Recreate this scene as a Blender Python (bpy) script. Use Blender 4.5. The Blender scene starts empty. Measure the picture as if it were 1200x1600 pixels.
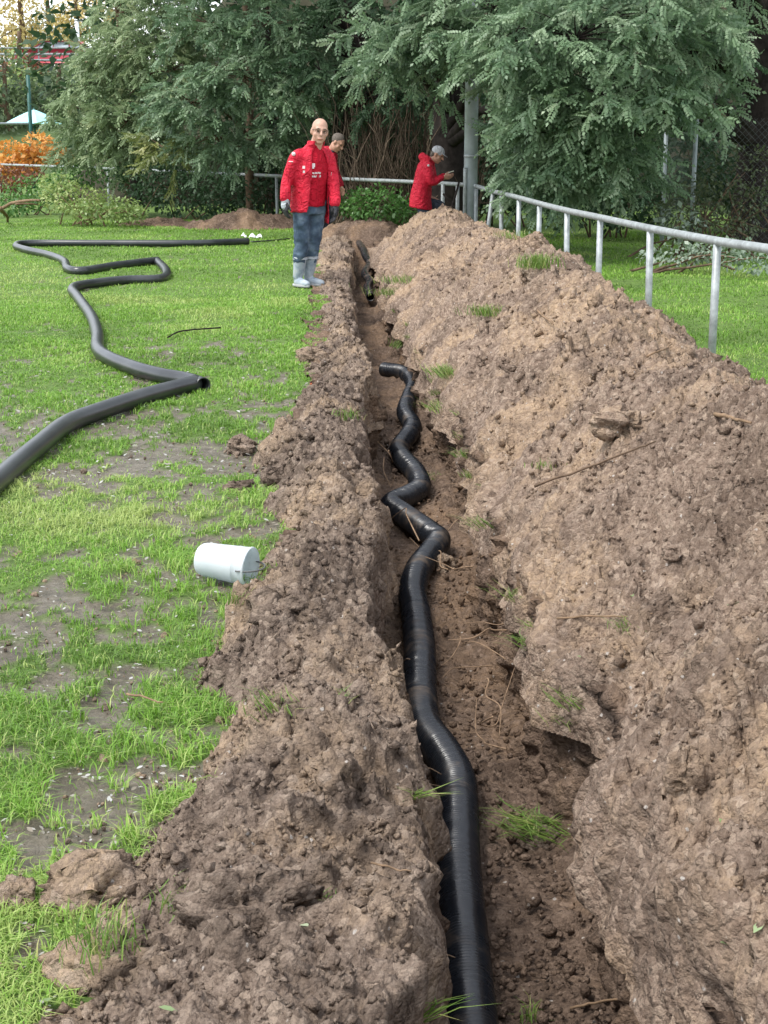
import bpy, math, random
import numpy as np
from mathutils import Vector, Matrix, Quaternion

random.seed(7); rng = np.random.default_rng(11)
S = bpy.context.scene
COL = S.collection
R = math.radians

# ------------------------------------------------------------------ camera, sky, sun, exposure
CAM_H = 1.6; FPX = 2400.0; PITCH = math.atan(586/2400)
cd = bpy.data.cameras.new('camera'); cam = bpy.data.objects.new('camera', cd); COL.objects.link(cam)
cam.location = (0, 0, CAM_H); cam.rotation_euler = (math.pi/2 - PITCH, 0, 0)
cd.sensor_fit = 'VERTICAL'; cd.sensor_height = 36; cd.lens = 36*FPX/1600
cd.clip_start = 0.05; cd.clip_end = 2000
S.camera = cam
S.render.resolution_x = 768; S.render.resolution_y = 1024
world = bpy.data.worlds.new('World'); S.world = world; world.use_nodes = True
nt = world.node_tree; nt.nodes.clear()
SUN_DIR = Vector((-0.42, -0.22, 0.88)).normalized()       # towards the sun
sky = nt.nodes.new('ShaderNodeTexSky'); sky.sky_type = 'NISHITA'; sky.sun_disc = False
sky.sun_elevation = math.asin(SUN_DIR.z); sky.sun_rotation = math.atan2(SUN_DIR.x, SUN_DIR.y)
sky.air_density = 1.0; sky.dust_density = 1.0; sky.ozone_density = 1.0
hs = nt.nodes.new('ShaderNodeHueSaturation'); hs.inputs['Saturation'].default_value = 0.28
bg = nt.nodes.new('ShaderNodeBackground'); bg.inputs['Strength'].default_value = 0.15
wo = nt.nodes.new('ShaderNodeOutputWorld')
nt.links.new(sky.outputs[0], hs.inputs['Color']); nt.links.new(hs.outputs[0], bg.inputs['Color']); nt.links.new(bg.outputs[0], wo.inputs['Surface'])
sl = bpy.data.lights.new('sun', 'SUN'); sl.energy = 1.3; sl.angle = R(18); sl.color = (1.0, 0.96, 0.90)
sun = bpy.data.objects.new('sun', sl); COL.objects.link(sun); sun.rotation_euler = SUN_DIR.to_track_quat('Z', 'Y').to_euler()
S.view_settings.view_transform = 'Standard'; S.view_settings.look = 'None'
S.view_settings.gamma = 1.0; S.view_settings.use_curve_mapping = False
S.view_settings.exposure = 1.5

# ------------------------------------------------------------------ plan helpers
CT, ST = math.cos(PITCH), math.sin(PITCH)
def ray(px, py):
    xc = (px-600)/FPX; yc = -(py-800)/FPX
    return np.array([xc, CT + yc*ST, -ST + yc*CT])
def at_z(px, py, z=0.0):
    d = ray(px, py); t = (z-CAM_H)/d[2]; return np.array([0, 0, CAM_H]) + d*t
def at_y(px, py, Y):
    d = ray(px, py); return np.array([0, 0, CAM_H]) + d*(Y/d[1])
AXS = -0.0223                                              # the trench runs along x = u + AXS*y
def ax(Y): return AXS*Y

# ------------------------------------------------------------------ noise
def _h(ix, iy, iz, s):
    h = (ix.astype(np.int64)*374761393 + iy.astype(np.int64)*668265263 + iz.astype(np.int64)*2147483647 + s*1274126177) & 0xFFFFFFFF
    h = ((h ^ (h >> 13))*1274126177) & 0xFFFFFFFF
    h = ((h ^ (h >> 16))*2246822519) & 0xFFFFFFFF
    return ((h ^ (h >> 15)) & 0xFFFFFF)/float(0x1000000)
def vn2(x, y, s=0):
    x = np.asarray(x, float); y = np.asarray(y, float)
    ix = np.floor(x); iy = np.floor(y); fx = x-ix; fy = y-iy
    fx = fx*fx*(3-2*fx); fy = fy*fy*(3-2*fy); z = np.zeros_like(ix)
    a = _h(ix, iy, z, s); b = _h(ix+1, iy, z, s); c = _h(ix, iy+1, z, s); d = _h(ix+1, iy+1, z, s)
    return (a*(1-fx)+b*fx)*(1-fy) + (c*(1-fx)+d*fx)*fy - 0.5
def vn3(x, y, z, s=0):
    iz = np.floor(z); fz = z-iz; fz = fz*fz*(3-2*fz)
    ix = np.floor(x); iy = np.floor(y); fx = x-ix; fy = y-iy
    fx = fx*fx*(3-2*fx); fy = fy*fy*(3-2*fy)
    o = 0
    for dz, wz in ((0, 1-fz), (1, fz)):
        a = _h(ix, iy, iz+dz, s); b = _h(ix+1, iy, iz+dz, s); c = _h(ix, iy+1, iz+dz, s); d = _h(ix+1, iy+1, iz+dz, s)
        o = o + ((a*(1-fx)+b*fx)*(1-fy) + (c*(1-fx)+d*fx)*fy)*wz
    return o - 0.5
def fbm2(x, y, f, octv=4, s=0, g=0.5):
    o = 0; a = 1.0
    for k in range(octv):
        o = o + a*vn2(x*f + 17.3*k, y*f - 9.1*k, s+k); f *= 2.03; a *= g
    return o
def lumps(x, y, cell, s=0, rmin=0.25, rmax=0.72, prob=1.0):
    """rounded clods: highest of scattered spherical caps, in units of metres"""
    x = x/cell; y = y/cell; ix = np.floor(x); iy = np.floor(y); o = np.zeros_like(x); z = np.zeros_like(ix)
    for dx in (-1, 0, 1):
        for dy in (-1, 0, 1):
            jx = ix+dx; jy = iy+dy
            cx = jx + _h(jx, jy, z, s+1); cy = jy + _h(jx, jy, z+1, s+2)
            r = rmin + (rmax-rmin)*_h(jx, jy, z+2, s+3)**2
            keep = _h(jx, jy, z+3, s+4) < prob
            asp = 0.7 + 0.6*_h(jx, jy, z+4, s+5)
            d2 = ((x-cx)*asp)**2 + ((y-cy)/asp)**2
            o = np.maximum(o, np.where(keep, np.sqrt(np.maximum(0, r*r-d2)), 0))
    return o*cell

# ------------------------------------------------------------------ mesh helpers
def mk(name, V, F, mat=None, parent=None, smooth=False, attrs=None):
    V = np.asarray(V, np.float32).reshape(-1, 3)
    if isinstance(F, np.ndarray): F = [F]
    F = [np.asarray(f, np.int32) for f in F if len(f)]
    me = bpy.data.meshes.new(name)
    me.vertices.add(len(V)); me.vertices.foreach_set('co', V.ravel())
    tot = np.concatenate([np.full(len(f), f.shape[1], np.int32) for f in F])
    idx = np.concatenate([f.ravel() for f in F])
    st = np.concatenate([[0], np.cumsum(tot)[:-1]]).astype(np.int32)
    me.loops.add(len(idx)); me.loops.foreach_set('vertex_index', idx)
    me.polygons.add(len(tot)); me.polygons.foreach_set('loop_start', st); me.polygons.foreach_set('loop_total', tot)
    if smooth: me.polygons.foreach_set('use_smooth', np.ones(len(tot), bool))
    for k, v in (attrs or {}).items():
        a = me.attributes.new(k, 'FLOAT', 'POINT'); a.data.foreach_set('value', np.asarray(v, np.float32).ravel())
    me.update(calc_edges=True); me.validate()
    if mat: me.materials.append(mat)
    o = bpy.data.objects.new(name, me); COL.objects.link(o)
    if parent is not None: o.parent = parent
    return o
def tag(o, label=None, cat=None, group=None, kind=None):
    if label: o['label'] = label
    if cat: o['category'] = cat
    if group: o['group'] = group
    if kind: o['kind'] = kind
    return o
def empty(name, loc=(0, 0, 0)):
    o = bpy.data.objects.new(name, None); COL.objects.link(o); o.location = loc; o.empty_display_size = 0.1
    return o
def place_root(name, loc, parts_world):
    pass
def joinm(parts):
    Vs = []; Fd = {}; n = 0
    for V, F in parts:
        V = np.asarray(V, float).reshape(-1, 3)
        if isinstance(F, np.ndarray): F = [F]
        for f in F:
            f = np.asarray(f)
            if len(f): Fd.setdefault(f.shape[1], []).append(f+n)
        Vs.append(V); n += len(V)
    return np.concatenate(Vs), [np.concatenate(v) for v in Fd.values()]
def gridf(nr, nc, wrap=False):
    c = np.arange(nc if wrap else nc-1); r = np.arange(nr-1)
    rr, cc = np.meshgrid(r, c, indexing='ij'); c2 = (cc+1) % nc
    return np.stack([rr*nc+cc, rr*nc+c2, (rr+1)*nc+c2, (rr+1)*nc+cc], -1).reshape(-1, 4)
def frames(P):
    P = np.asarray(P, float); T = np.gradient(P, axis=0); T /= np.linalg.norm(T, axis=1)[:, None]+1e-12
    N = np.zeros_like(P); ref = np.array([0, 0, 1.0]) if abs(T[0, 2]) < 0.9 else np.array([1.0, 0, 0])
    n = ref - T[0]*np.dot(ref, T[0]); N[0] = n/np.linalg.norm(n)
    for i in range(1, len(P)):
        n = N[i-1] - T[i]*np.dot(N[i-1], T[i]); N[i] = n/(np.linalg.norm(n)+1e-12)
    return T, N, np.cross(T, N)
def tube(P, r, n=8, caps=True):
    P = np.asarray(P, float); r = np.broadcast_to(np.asarray(r, float), (len(P),))
    T, N, B = frames(P); a = np.linspace(0, 2*math.pi, n, endpoint=False)
    V = P[:, None, :] + r[:, None, None]*(N[:, None, :]*np.cos(a)[None, :, None] + B[:, None, :]*np.sin(a)[None, :, None])
    V = V.reshape(-1, 3); F = [gridf(len(P), n, True)]
    if caps:
        V = np.concatenate([V, P[:1], P[-1:]]); m = len(P)*n; k = np.arange(n); k2 = (k+1) % n
        F.append(np.concatenate([np.stack([k2, k, np.full(n, m)], -1), np.stack([k+m-n, k2+m-n, np.full(n, m+1)], -1)]))
    return V, F
def spline(P, step=0.05):
    P = np.asarray(P, float); Q = np.vstack([2*P[0]-P[1], P, 2*P[-1]-P[-2]]); out = []
    for i in range(1, len(Q)-2):
        p0, p1, p2, p3 = Q[i-1:i+3]; m = max(2, int(np.linalg.norm(p2-p1)/step))
        t = np.linspace(0, 1, m, endpoint=False)[:, None]
        out.append(0.5*((2*p1)+(-p0+p2)*t+(2*p0-5*p1+4*p2-p3)*t**2+(-p0+3*p1-3*p2+p3)*t**3))
    out.append(P[-1:]); return np.vstack(out)
def box(c, s, rot=None):
    v = np.array([[x, y, z] for x in (-.5, .5) for y in (-.5, .5) for z in (-.5, .5)])*np.asarray(s, float)
    if rot is not None: v = v @ np.asarray(rot).T
    return v+np.asarray(c, float), np.array([[0, 1, 3, 2], [4, 6, 7, 5], [0, 4, 5, 1], [2, 3, 7, 6], [0, 2, 6, 4], [1, 5, 7, 3]])
def ball(c, r, nu=14, nv=10, M=None):
    t = np.linspace(0, math.pi, nv+1)[1:-1]; p = np.linspace(0, 2*math.pi, nu, endpoint=False)
    V = np.stack([np.outer(np.sin(t), np.cos(p)), np.outer(np.sin(t), np.sin(p)), np.outer(np.cos(t), np.ones(nu))], -1).reshape(-1, 3)
    F = gridf(nv-1, nu, True); k = np.arange(nu); k2 = (k+1) % nu; m = len(V)
    V = np.vstack([V, [[0, 0, 1]], [[0, 0, -1]]])
    F3 = np.concatenate([np.stack([k2, k, np.full(nu, m)], -1), np.stack([k+m-nu, k2+m-nu, np.full(nu, m+1)], -1)])
    V = V*np.asarray(r, float)
    if M is not None: V = V @ np.asarray(M).T
    return V+np.asarray(c, float), [F, F3]
ICO_V = None
def ico():
    global ICO_V
    if ICO_V is None:
        t = (1+5**.5)/2
        v = np.array([[-1, t, 0], [1, t, 0], [-1, -t, 0], [1, -t, 0], [0, -1, t], [0, 1, t], [0, -1, -t], [0, 1, -t], [t, 0, -1], [t, 0, 1], [-t, 0, -1], [-t, 0, 1]], float)
        v /= np.linalg.norm(v[0])
        f = np.array([[0, 11, 5], [0, 5, 1], [0, 1, 7], [0, 7, 10], [0, 10, 11], [1, 5, 9], [5, 11, 4], [11, 10, 2], [10, 7, 6], [7, 1, 8], [3, 9, 4], [3, 4, 2], [3, 2, 6], [3, 6, 8], [3, 8, 9], [4, 9, 5], [2, 4, 11], [6, 2, 10], [8, 6, 7], [9, 8, 1]])
        ICO_V = (v, f)
    return ICO_V
def rot_rand(n):
    q = rng.normal(size=(n, 4)); q /= np.linalg.norm(q, axis=1)[:, None]; w, x, y, z = q.T
    return np.stack([np.stack([1-2*(y*y+z*z), 2*(x*y-z*w), 2*(x*z+y*w)], -1), np.stack([2*(x*y+z*w), 1-2*(x*x+z*z), 2*(y*z-x*w)], -1), np.stack([2*(x*z-y*w), 2*(y*z+x*w), 1-2*(x*x+y*y)], -1)], 1)
def scatter(TV, TF, P, M, s):
    """copies of a template (verts TV, faces TF) at P with matrices M and scales s, as one vertex block"""
    n = len(P); m = len(TV); s = np.asarray(s, float)
    if s.ndim == 1: s = s[:, None]
    V = np.einsum('nij,nmj->nmi', M, TV[None]*s[:, None, :]) + P[:, None, :]
    TF = TF if isinstance(TF, list) else [TF]
    return V.reshape(-1, 3), [(f[None]+(np.arange(n)*m)[:, None, None]).reshape(-1, f.shape[1]) for f in TF]
def frame_mats(D, U):
    """matrices whose columns are x=side, y=D (along), z=normal close to U"""
    D = D/np.linalg.norm(D, axis=1)[:, None]; X = np.cross(D, U); X /= np.linalg.norm(X, axis=1)[:, None]+1e-9
    Z = np.cross(X, D); return np.stack([X, D, Z], -1)

# ------------------------------------------------------------------ materials
class NT:
    def __init__(s, name, rough=0.8, spec=0.3):
        s.m = bpy.data.materials.new(name); s.m.use_nodes = True; s.t = s.m.node_tree; s.b = s.t.nodes['Principled BSDF']
        s.b.inputs['Roughness'].default_value = rough; s.b.inputs['Specular IOR Level'].default_value = spec
    def n(s, ty, **kw):
        x = s.t.nodes.new(ty)
        for k, v in kw.items():
            if k in x.inputs: x.inputs[k].default_value = v
            else: setattr(x, k, v)
        return x
    def l(s, a, b): s.t.links.new(a, b)
    def noise(s, scale, detail=4, rough=0.6, vec=None, dist=0.0):
        x = s.n('ShaderNodeTexNoise', Scale=scale, Detail=detail, Roughness=rough, Distortion=dist)
        s.l(vec or s.pos(), x.inputs['Vector']); return x.outputs['Fac']
    def pos(s):
        if not hasattr(s, '_p'): s._p = s.n('ShaderNodeNewGeometry').outputs['Position']
        return s._p
    def obj(s):
        if not hasattr(s, '_o'): s._o = s.n('ShaderNodeTexCoord').outputs['Object']
        return s._o
    def ramp(s, f, stops):
        x = s.n('ShaderNodeValToRGB'); e = x.color_ramp.elements
        e[0].position, e[0].color = stops[0][0], (*stops[0][1], 1); e[1].position, e[1].color = stops[-1][0], (*stops[-1][1], 1)
        for p, c in stops[1:-1]:
            q = e.new(p); q.color = (*c, 1)
        s.l(f, x.inputs[0]); return x.outputs[0]
    def mix(s, f, a, b, mode='MIX'):
        x = s.n('ShaderNodeMix', data_type='RGBA', blend_type=mode)
        for v, i in ((f, 0), (a, 6), (b, 7)):
            if hasattr(v, 'is_linked') or hasattr(v, 'links'): s.l(v, x.inputs[i])
            elif i == 0: x.inputs[0].default_value = v
            else: x.inputs[i].default_value = (*v, 1)
        return x.outputs[2]
    def attr(s, name): return s.n('ShaderNodeAttribute', attribute_name=name).outputs['Fac']
    def mapr(s, f, a, b, c=0.0, d=1.0):
        x = s.n('ShaderNodeMapRange'); x.clamp = True
        for i, v in enumerate((a, b, c, d)): x.inputs[i+1].default_value = v
        s.l(f, x.inputs[0]); return x.outputs[0]
    def bump(s, f, strength=0.5, dist=0.01):
        x = s.n('ShaderNodeBump'); x.inputs['Strength'].default_value = strength; x.inputs['Distance'].default_value = dist
        s.l(f, x.inputs['Height']); s.l(x.outputs[0], s.b.inputs['Normal'])
    def col(s, c):
        if hasattr(c, 'links'): s.l(c, s.b.inputs['Base Color'])
        else: s.b.inputs['Base Color'].default_value = (*c, 1)
        return s.m
def plain(name, c, rough=0.6, spec=0.4, var=0.15, scale=6, metal=0.0, bump=0.0, bscale=40):
    t = NT(name, rough, spec); f = t.noise(scale, 4, 0.6)
    t.col(t.ramp(f, [(0.3, tuple(x*(1-var) for x in c)), (0.7, tuple(min(1, x*(1+var)) for x in c))]))
    t.b.inputs['Metallic'].default_value = metal
    if bump: t.bump(t.noise(bscale, 4), bump, 0.01)
    return t.m
def soil_mat(name, dark, mid, tan, damp=0.0):
    t = NT(name, 0.95, 0.12)
    fine = t.noise(34, 6, 0.8); grit = t.noise(170, 3, 0.75)
    wv = t.n('ShaderNodeMix', data_type='VECTOR'); wv.inputs[0].default_value = 0.012
    nz = t.n('ShaderNodeTexNoise', Scale=55.0, Detail=3.0); t.l(t.pos(), nz.inputs['Vector']); t.l(t.pos(), wv.inputs[4]); t.l(nz.outputs['Color'], wv.inputs[5])
    v1 = t.n('ShaderNodeTexVoronoi', Scale=48.0); v2 = t.n('ShaderNodeTexVoronoi', Scale=120.0)
    for v in (v1, v2): t.l(wv.outputs[1], v.inputs['Vector'])
    c = t.ramp(fine, [(0.30, dark), (0.48, mid), (0.66, tan)])
    c2 = t.ramp(fine, [(0.30, tuple(x*0.6 for x in dark)), (0.52, tuple(x*0.66 for x in mid)), (0.72, tuple(x*0.95 for x in mid))])
    c3 = t.ramp(fine, [(0.30, mid), (0.55, (tan[0]*1.06, tan[1]*0.98, tan[2]*0.84)), (0.75, (tan[0]*1.35, tan[1]*1.2, tan[2]*1.0))])
    m = t.mix(t.mapr(t.noise(1.7, 6, 0.68, dist=0.7), 0.39, 0.55), c2, c); m = t.mix(t.mapr(t.noise(1.1, 6, 0.68, dist=0.9), 0.47, 0.62), m, c3)
    # every crumb its own tone
    cr = t.n('ShaderNodeSeparateColor'); t.l(v1.outputs['Color'], cr.inputs[0])
    m = t.mix(t.mapr(cr.outputs[0], 0.0, 1.0, 0.0, 0.30), m, dark); m = t.mix(t.mapr(cr.outputs[1], 0.72, 1.0, 0.0, 0.5), m, tuple(min(1, x*1.2) for x in tan))
    peb = t.n('ShaderNodeMath', operation='MULTIPLY'); t.l(t.mapr(v1.outputs['Distance'], 0.18, 0.28, 1, 0), peb.inputs[0]); t.l(t.mapr(cr.outputs[2], 0.955, 0.965), peb.inputs[1])
    m = t.mix(peb.outputs[0], m, (0.50, 0.45, 0.40))
    h1 = t.n('ShaderNodeMath', operation='MULTIPLY'); t.l(v1.outputs['Distance'], h1.inputs[0]); h1.inputs[1].default_value = -1.0
    h2 = t.n('ShaderNodeMath', operation='MULTIPLY_ADD'); t.l(v2.outputs['Distance'], h2.inputs[0]); h2.inputs[1].default_value = -0.45; t.l(h1.outputs[0], h2.inputs[2])
    h3 = t.n('ShaderNodeMath', operation='MULTIPLY_ADD'); t.l(fine, h3.inputs[0]); h3.inputs[1].default_value = 1.1; t.l(h2.outputs[0], h3.inputs[2])
    h4 = t.n('ShaderNodeMath', operation='MULTIPLY_ADD'); t.l(grit, h4.inputs[0]); h4.inputs[1].default_value = 0.35; t.l(h3.outputs[0], h4.inputs[2])
    t.bump(h4.outputs[0], 1.0, 0.016)
    return t.col(m)
M = {}
M['soil'] = soil_mat('loose soil', (0.125, 0.085, 0.062), (0.268, 0.196, 0.149), (0.43, 0.335, 0.258))
M['soil_left'] = soil_mat('topsoil', (0.108, 0.078, 0.060), (0.235, 0.178, 0.139), (0.39, 0.308, 0.242))
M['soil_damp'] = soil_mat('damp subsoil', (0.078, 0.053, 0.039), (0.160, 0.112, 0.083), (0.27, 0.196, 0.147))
M['clod'] = M['soil_left']
def grass_mat(name, a, b, c):
    t = NT(name, 0.45, 0.35); v = t.attr('v')
    t.col(t.ramp(v, [(0.0, a), (0.55, b), (1.0, c)]))
    t.b.inputs['Subsurface Weight'].default_value = 0.0
    # thin blades let some light through
    tr = t.n('ShaderNodeBsdfTranslucent'); mx = t.n('ShaderNodeMixShader'); mx.inputs[0].default_value = 0.36
    src = t.b.inputs['Base Color'].links[0].from_socket; t.l(src, tr.inputs['Color'])
    out = t.t.nodes['Material Output']; t.l(t.b.outputs[0], mx.inputs[1]); t.l(tr.outputs[0], mx.inputs[2]); t.l(mx.outputs[0], out.inputs['Surface'])
    return t.m
M['grass'] = grass_mat('lawn grass', (0.10, 0.188, 0.030), (0.200, 0.395, 0.045), (0.39, 0.48, 0.15))
M['tuft'] = grass_mat('rough grass', (0.075, 0.145, 0.025), (0.15, 0.26, 0.045), (0.36, 0.36, 0.13))
def leaf_mat(name, a, b, c, rough=0.42, spec=0.5): 
    m = grass_mat(name, a, b, c); p = m.node_tree.nodes['Principled BSDF']
    p.inputs['Roughness'].default_value = rough; p.inputs['Specular IOR Level'].default_value = spec
    return m
M['robinia'] = leaf_mat('locust leaves', (0.080, 0.148, 0.078), (0.195, 0.290, 0.160), (0.39, 0.48, 0.32), .46, .5)
M['robinia_pale'] = leaf_mat('pale locust leaves', (0.14, 0.205, 0.095), (0.25, 0.33, 0.17), (0.42, 0.46, 0.25), .48, .45)
M['yellowing'] = leaf_mat('yellowing leaves', (0.12, 0.16, 0.05), (0.20, 0.23, 0.07), (0.30, 0.30, 0.10))
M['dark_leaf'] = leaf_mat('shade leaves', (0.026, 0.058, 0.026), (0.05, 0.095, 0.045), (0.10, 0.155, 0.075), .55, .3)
M['weed'] = leaf_mat('weed leaves', (0.05, 0.13, 0.03), (0.085, 0.20, 0.045), (0.15, 0.28, 0.07))
M['olive'] = leaf_mat('olive shrub leaves', (0.055, 0.075, 0.035), (0.10, 0.13, 0.06), (0.19, 0.21, 0.12))
M['silver'] = leaf_mat('wilted pale leaves', (0.10, 0.16, 0.09), (0.22, 0.29, 0.20), (0.42, 0.48, 0.42))
M['limegreen'] = leaf_mat('cut branch leaves', (0.13, 0.21, 0.06), (0.25, 0.34, 0.10), (0.42, 0.46, 0.18))
M['orange'] = leaf_mat('orange sumac leaves', (0.50, 0.20, 0.04), (0.68, 0.33, 0.07), (0.78, 0.48, 0.15))
M['autumn'] = leaf_mat('yellow autumn leaves', (0.42, 0.34, 0.14), (0.64, 0.52, 0.22), (0.80, 0.70, 0.40))
M['autumn_red'] = leaf_mat('russet leaves', (0.16, 0.06, 0.03), (0.26, 0.10, 0.05), (0.30, 0.16, 0.07))
M['far_green'] = leaf_mat('far leaves', (0.07, 0.11, 0.05), (0.12, 0.17, 0.08), (0.20, 0.25, 0.12))
M['bark'] = plain('bark', (0.026, 0.021, 0.019), 0.95, 0.1, 0.5, 9, bump=0.8, bscale=25)
M['bark_brown'] = plain('brown bark', (0.13, 0.090, 0.062), 0.95, 0.1, 0.45, 12, bump=0.8, bscale=30)
M['vine'] = plain('dry vines', (0.115, 0.085, 0.062), 0.95, 0.1, 0.45, 5)
M['twig'] = plain('twigs', (0.20, 0.135, 0.085), 0.9, 0.1, 0.4, 20)
M['root'] = plain('roots', (0.25, 0.17, 0.11), 0.9, 0.1, 0.4, 20)
M['galv'] = plain('galvanised steel', (0.30, 0.325, 0.325), 0.5, 0.5, 0.3, 14, metal=0.25, bump=0.1)
M['wiremesh'] = plain('dull wire mesh', (0.13, 0.15, 0.15), 0.6, 0.3)
M['pole'] = plain('grey pole', (0.36, 0.41, 0.43), 0.55, 0.4, 0.2, 5, metal=0.15)
M['green_post'] = plain('green post', (0.015, 0.085, 0.07), 0.5, 0.4)
# ------------------------------------------------------------------ ground
def gz(x, y): return 0.03*fbm2(x, y, 0.9, 3, 5) - 0.0
def mud(x, y):
    """how bare the lawn is, 0..1: patches worn by boots near the trench"""
    n = 0.55*fbm2(x, y*0.8, 1.9, 3, 31, 0.6) + 1.15*fbm2(x, y*0.6, 10.0, 4, 37, 0.7)
    near = np.interp(y, [0, 4.5, 7.5, 9.2, 10.5, 14, 40], [-0.06, -0.04, 0.02, 0.02, -0.16, -0.5, -0.7])
    streak = 0.24*np.exp(-(((y - (7.55 - 0.35*(x+1.2)))/0.7)**2))*(x < 0.2)
    left = np.where(x < 0.2, 1.0, 0.0)
    return np.clip((n + near + streak + 0.06)*2.2, 0, 1)*left
def edge_L(Y):   # outer foot of the left spoil ridge, in u
    t = np.interp(Y, [2.0, 2.6, 3.1, 3.5, 4.2, 4.9, 5.6, 6.2, 6.8, 7.3, 7.7, 8.1, 8.6, 9.5, 10.3, 11, 11.6, 12.5, 14, 15.6, 18, 20, 26],
                  [-.75, -.70, -.55, -.36, -.40, -.40, -.27, -.28, -.32, -.40, -.44, -.34, -.30, -.20, -.24, -.38, -.32, -.16, -.2, -.2, -.3, -.42, -.5])
    return t + 0.16*fbm2(Y, Y*0, 2.3, 4, 61, .65)
def lip_L(Y): return 0.10 - 0.10*np.clip((Y-11.5)/2, 0, 1) + 0.12*fbm2(Y, Y*0+3, 1.5, 4, 71, 0.65)
def lip_R(Y):
    bite = 0.13*np.exp(-((Y-4.15)/0.33)**2) + 0.10*np.exp(-((Y-7.55)/0.4)**2) + 0.06*np.exp(-((Y-5.2)/0.2)**2)
    return np.interp(Y, [2, 3.4, 4.2, 5, 9, 11, 13, 16, 24], [.65, .65, .65, .62, .62, .61, .54, .43, .40]) + np.interp(Y, [9, 15], [.15, .09])*fbm2(Y, Y*0+9, 1.5, 4, 81, 0.65) + 0.6*bite
FAR = 24.8
def depth(Y): return np.interp(Y, [0, 13, 18, 23.6, FAR], [.50, .50, .43, .34, 0.0])

def ts(a, b, s): return np.arange(a, b, s)
xs = np.concatenate([-np.geomspace(250, 9, 26), ts(-8.6, -4, .25), ts(-4, .9, .05), ts(.9, 3, .12), ts(3, 10, .25), np.geomspace(10.5, 250, 22)])
ys = np.concatenate([ts(-12, 1.4, 1.5), np.geomspace(1.5, 26, 270), np.geomspace(26.3, 420, 60)])
UU, YY = np.meshgrid(xs, ys); sh = np.where(YY < 40, ax(YY), ax(40)); XX = UU + sh
ZZ = gz(XX, YY); mm = mud(XX, YY)
ZZ = ZZ - 0.012*mm + 0.01*fbm2(XX, YY, 12, 2, 9)*(np.abs(XX) < 5)
nr, nc = UU.shape; F = gridf(nr, nc)
uc = UU.ravel()[F].mean(1); yc = YY.ravel()[F].mean(1)
F = F[~((uc > 0.0) & (uc < 0.86) & (yc < FAR-0.2) & (yc > -2))]
t = NT('lawn ground', 0.9, 0.35)
md = t.attr('mud'); fine = t.noise(9, 6, 0.7)
gcol = t.ramp(fine, [(0.3, (0.075, 0.12, 0.028)), (0.7, (0.15, 0.26, 0.045))])
mcol = t.ramp(t.noise(14, 6, 0.75), [(0.3, (0.075, 0.066, 0.045)), (0.5, (0.17, 0.145, 0.105)), (0.75, (0.30, 0.265, 0.21))])
t.col(t.mix(t.mapr(md, 0.15, 0.7), gcol, mcol)); t.bump(t.noise(30, 6, 0.8), 0.9, 0.035)
rr = t.ramp(md, [(0.3, (0.9,)*3), (0.8, (0.42,)*3)]); t.l(rr, t.b.inputs['Roughness'])
M['ground'] = t.m
ground = mk('ground', np.stack([XX, YY, ZZ], -1), F, M['ground'], smooth=True, attrs={'mud': mm}); tag(ground, kind='structure')

# ------------------------------------------------------------------ trench: walls and floor as one dug surface
yt = np.geomspace(1.6, FAR, 760); 
prof = np.concatenate([np.linspace(0, 1, 8, endpoint=False), np.linspace(1, 2, 34, endpoint=False), np.linspace(2, 3, 50, endpoint=False), np.linspace(3, 4, 50, endpoint=False), np.linspace(4, 5, 12)])
PP, YT = np.meshgrid(prof, yt)
L = lip_L(YT); Rr = lip_R(YT); D = depth(YT)
wob = 0.05*fbm2(YT, PP*0.5, 1.6, 3, 95)
u = np.select([PP < 1, PP < 2, PP < 3, PP < 4], [L-0.40+0.40*PP, L+(PP-1)*0.02+wob*(PP-1), L+0.02+wob+(PP-2)*(Rr-L-0.07-wob), Rr-0.05+(PP-3)*0.05], Rr+(PP-4)*0.45)
zb = np.select([PP < 1, PP < 2, PP < 3, PP < 4], [-0.012+0*PP, -(PP-1)*D, -D-0.03*np.sin((PP-2)*math.pi)*0, -D+(PP-3)*D], -0.012+0*PP)
# rounded foot of the walls and rough floor
foot = np.exp(-((PP-2)/0.16)**2) + np.exp(-((PP-3)/0.16)**2)
zb = zb + 0.03*foot*(D > 0.2)*(1+2.4*vn2(YT*3, PP*2, 96))
rim = (PP < 1) | (PP > 4)
X = u + ax(YT)
floor = (PP >= 2) & (PP <= 3)
zb = zb + floor*(0.05*fbm2(X, YT, 3.0, 3, 97) + 0.6*lumps(X, YT, 0.07, 98, prob=0.45) + 0.7*lumps(X, YT, 0.025, 99, prob=0.6))
wall = ((PP > 1) & (PP < 2)) | ((PP > 3) & (PP < 4)); side = np.where(PP < 2.5, 1.0, -1.0)
scr = 0.045*vn3(YT*7, zb*1.4, X*0, 111) + 0.045*vn3(YT*24, zb*2.2+YT*2, X*0, 112) + 0.055*vn3(YT*2.4, zb*4, X*0, 113) + 0.03*vn3(YT*30, zb*30, X*0, 114)
cl = lumps(YT, zb, 0.11, 115, prob=0.4)*0.55 + lumps(YT, zb, 0.035, 116, prob=0.5)*0.7
zb = zb + rim*(0.6*lumps(X, YT, 0.12, 118, prob=.6)+0.9*lumps(X, YT, 0.05, 119, prob=.8)+0.9*lumps(X, YT, 0.025, 120, prob=.8))
X = X + wall*side*(1.25*scr + 1.3*cl - 0.045)
zb = zb + wall*0.012*vn3(YT*20, X*20, zb*20, 117)
V = np.stack([X, YT, zb], -1)
trench = mk('trench', V, gridf(*PP.shape)[:, ::-1], M['soil_damp'], smooth=True); tag(trench, kind='structure')

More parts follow.
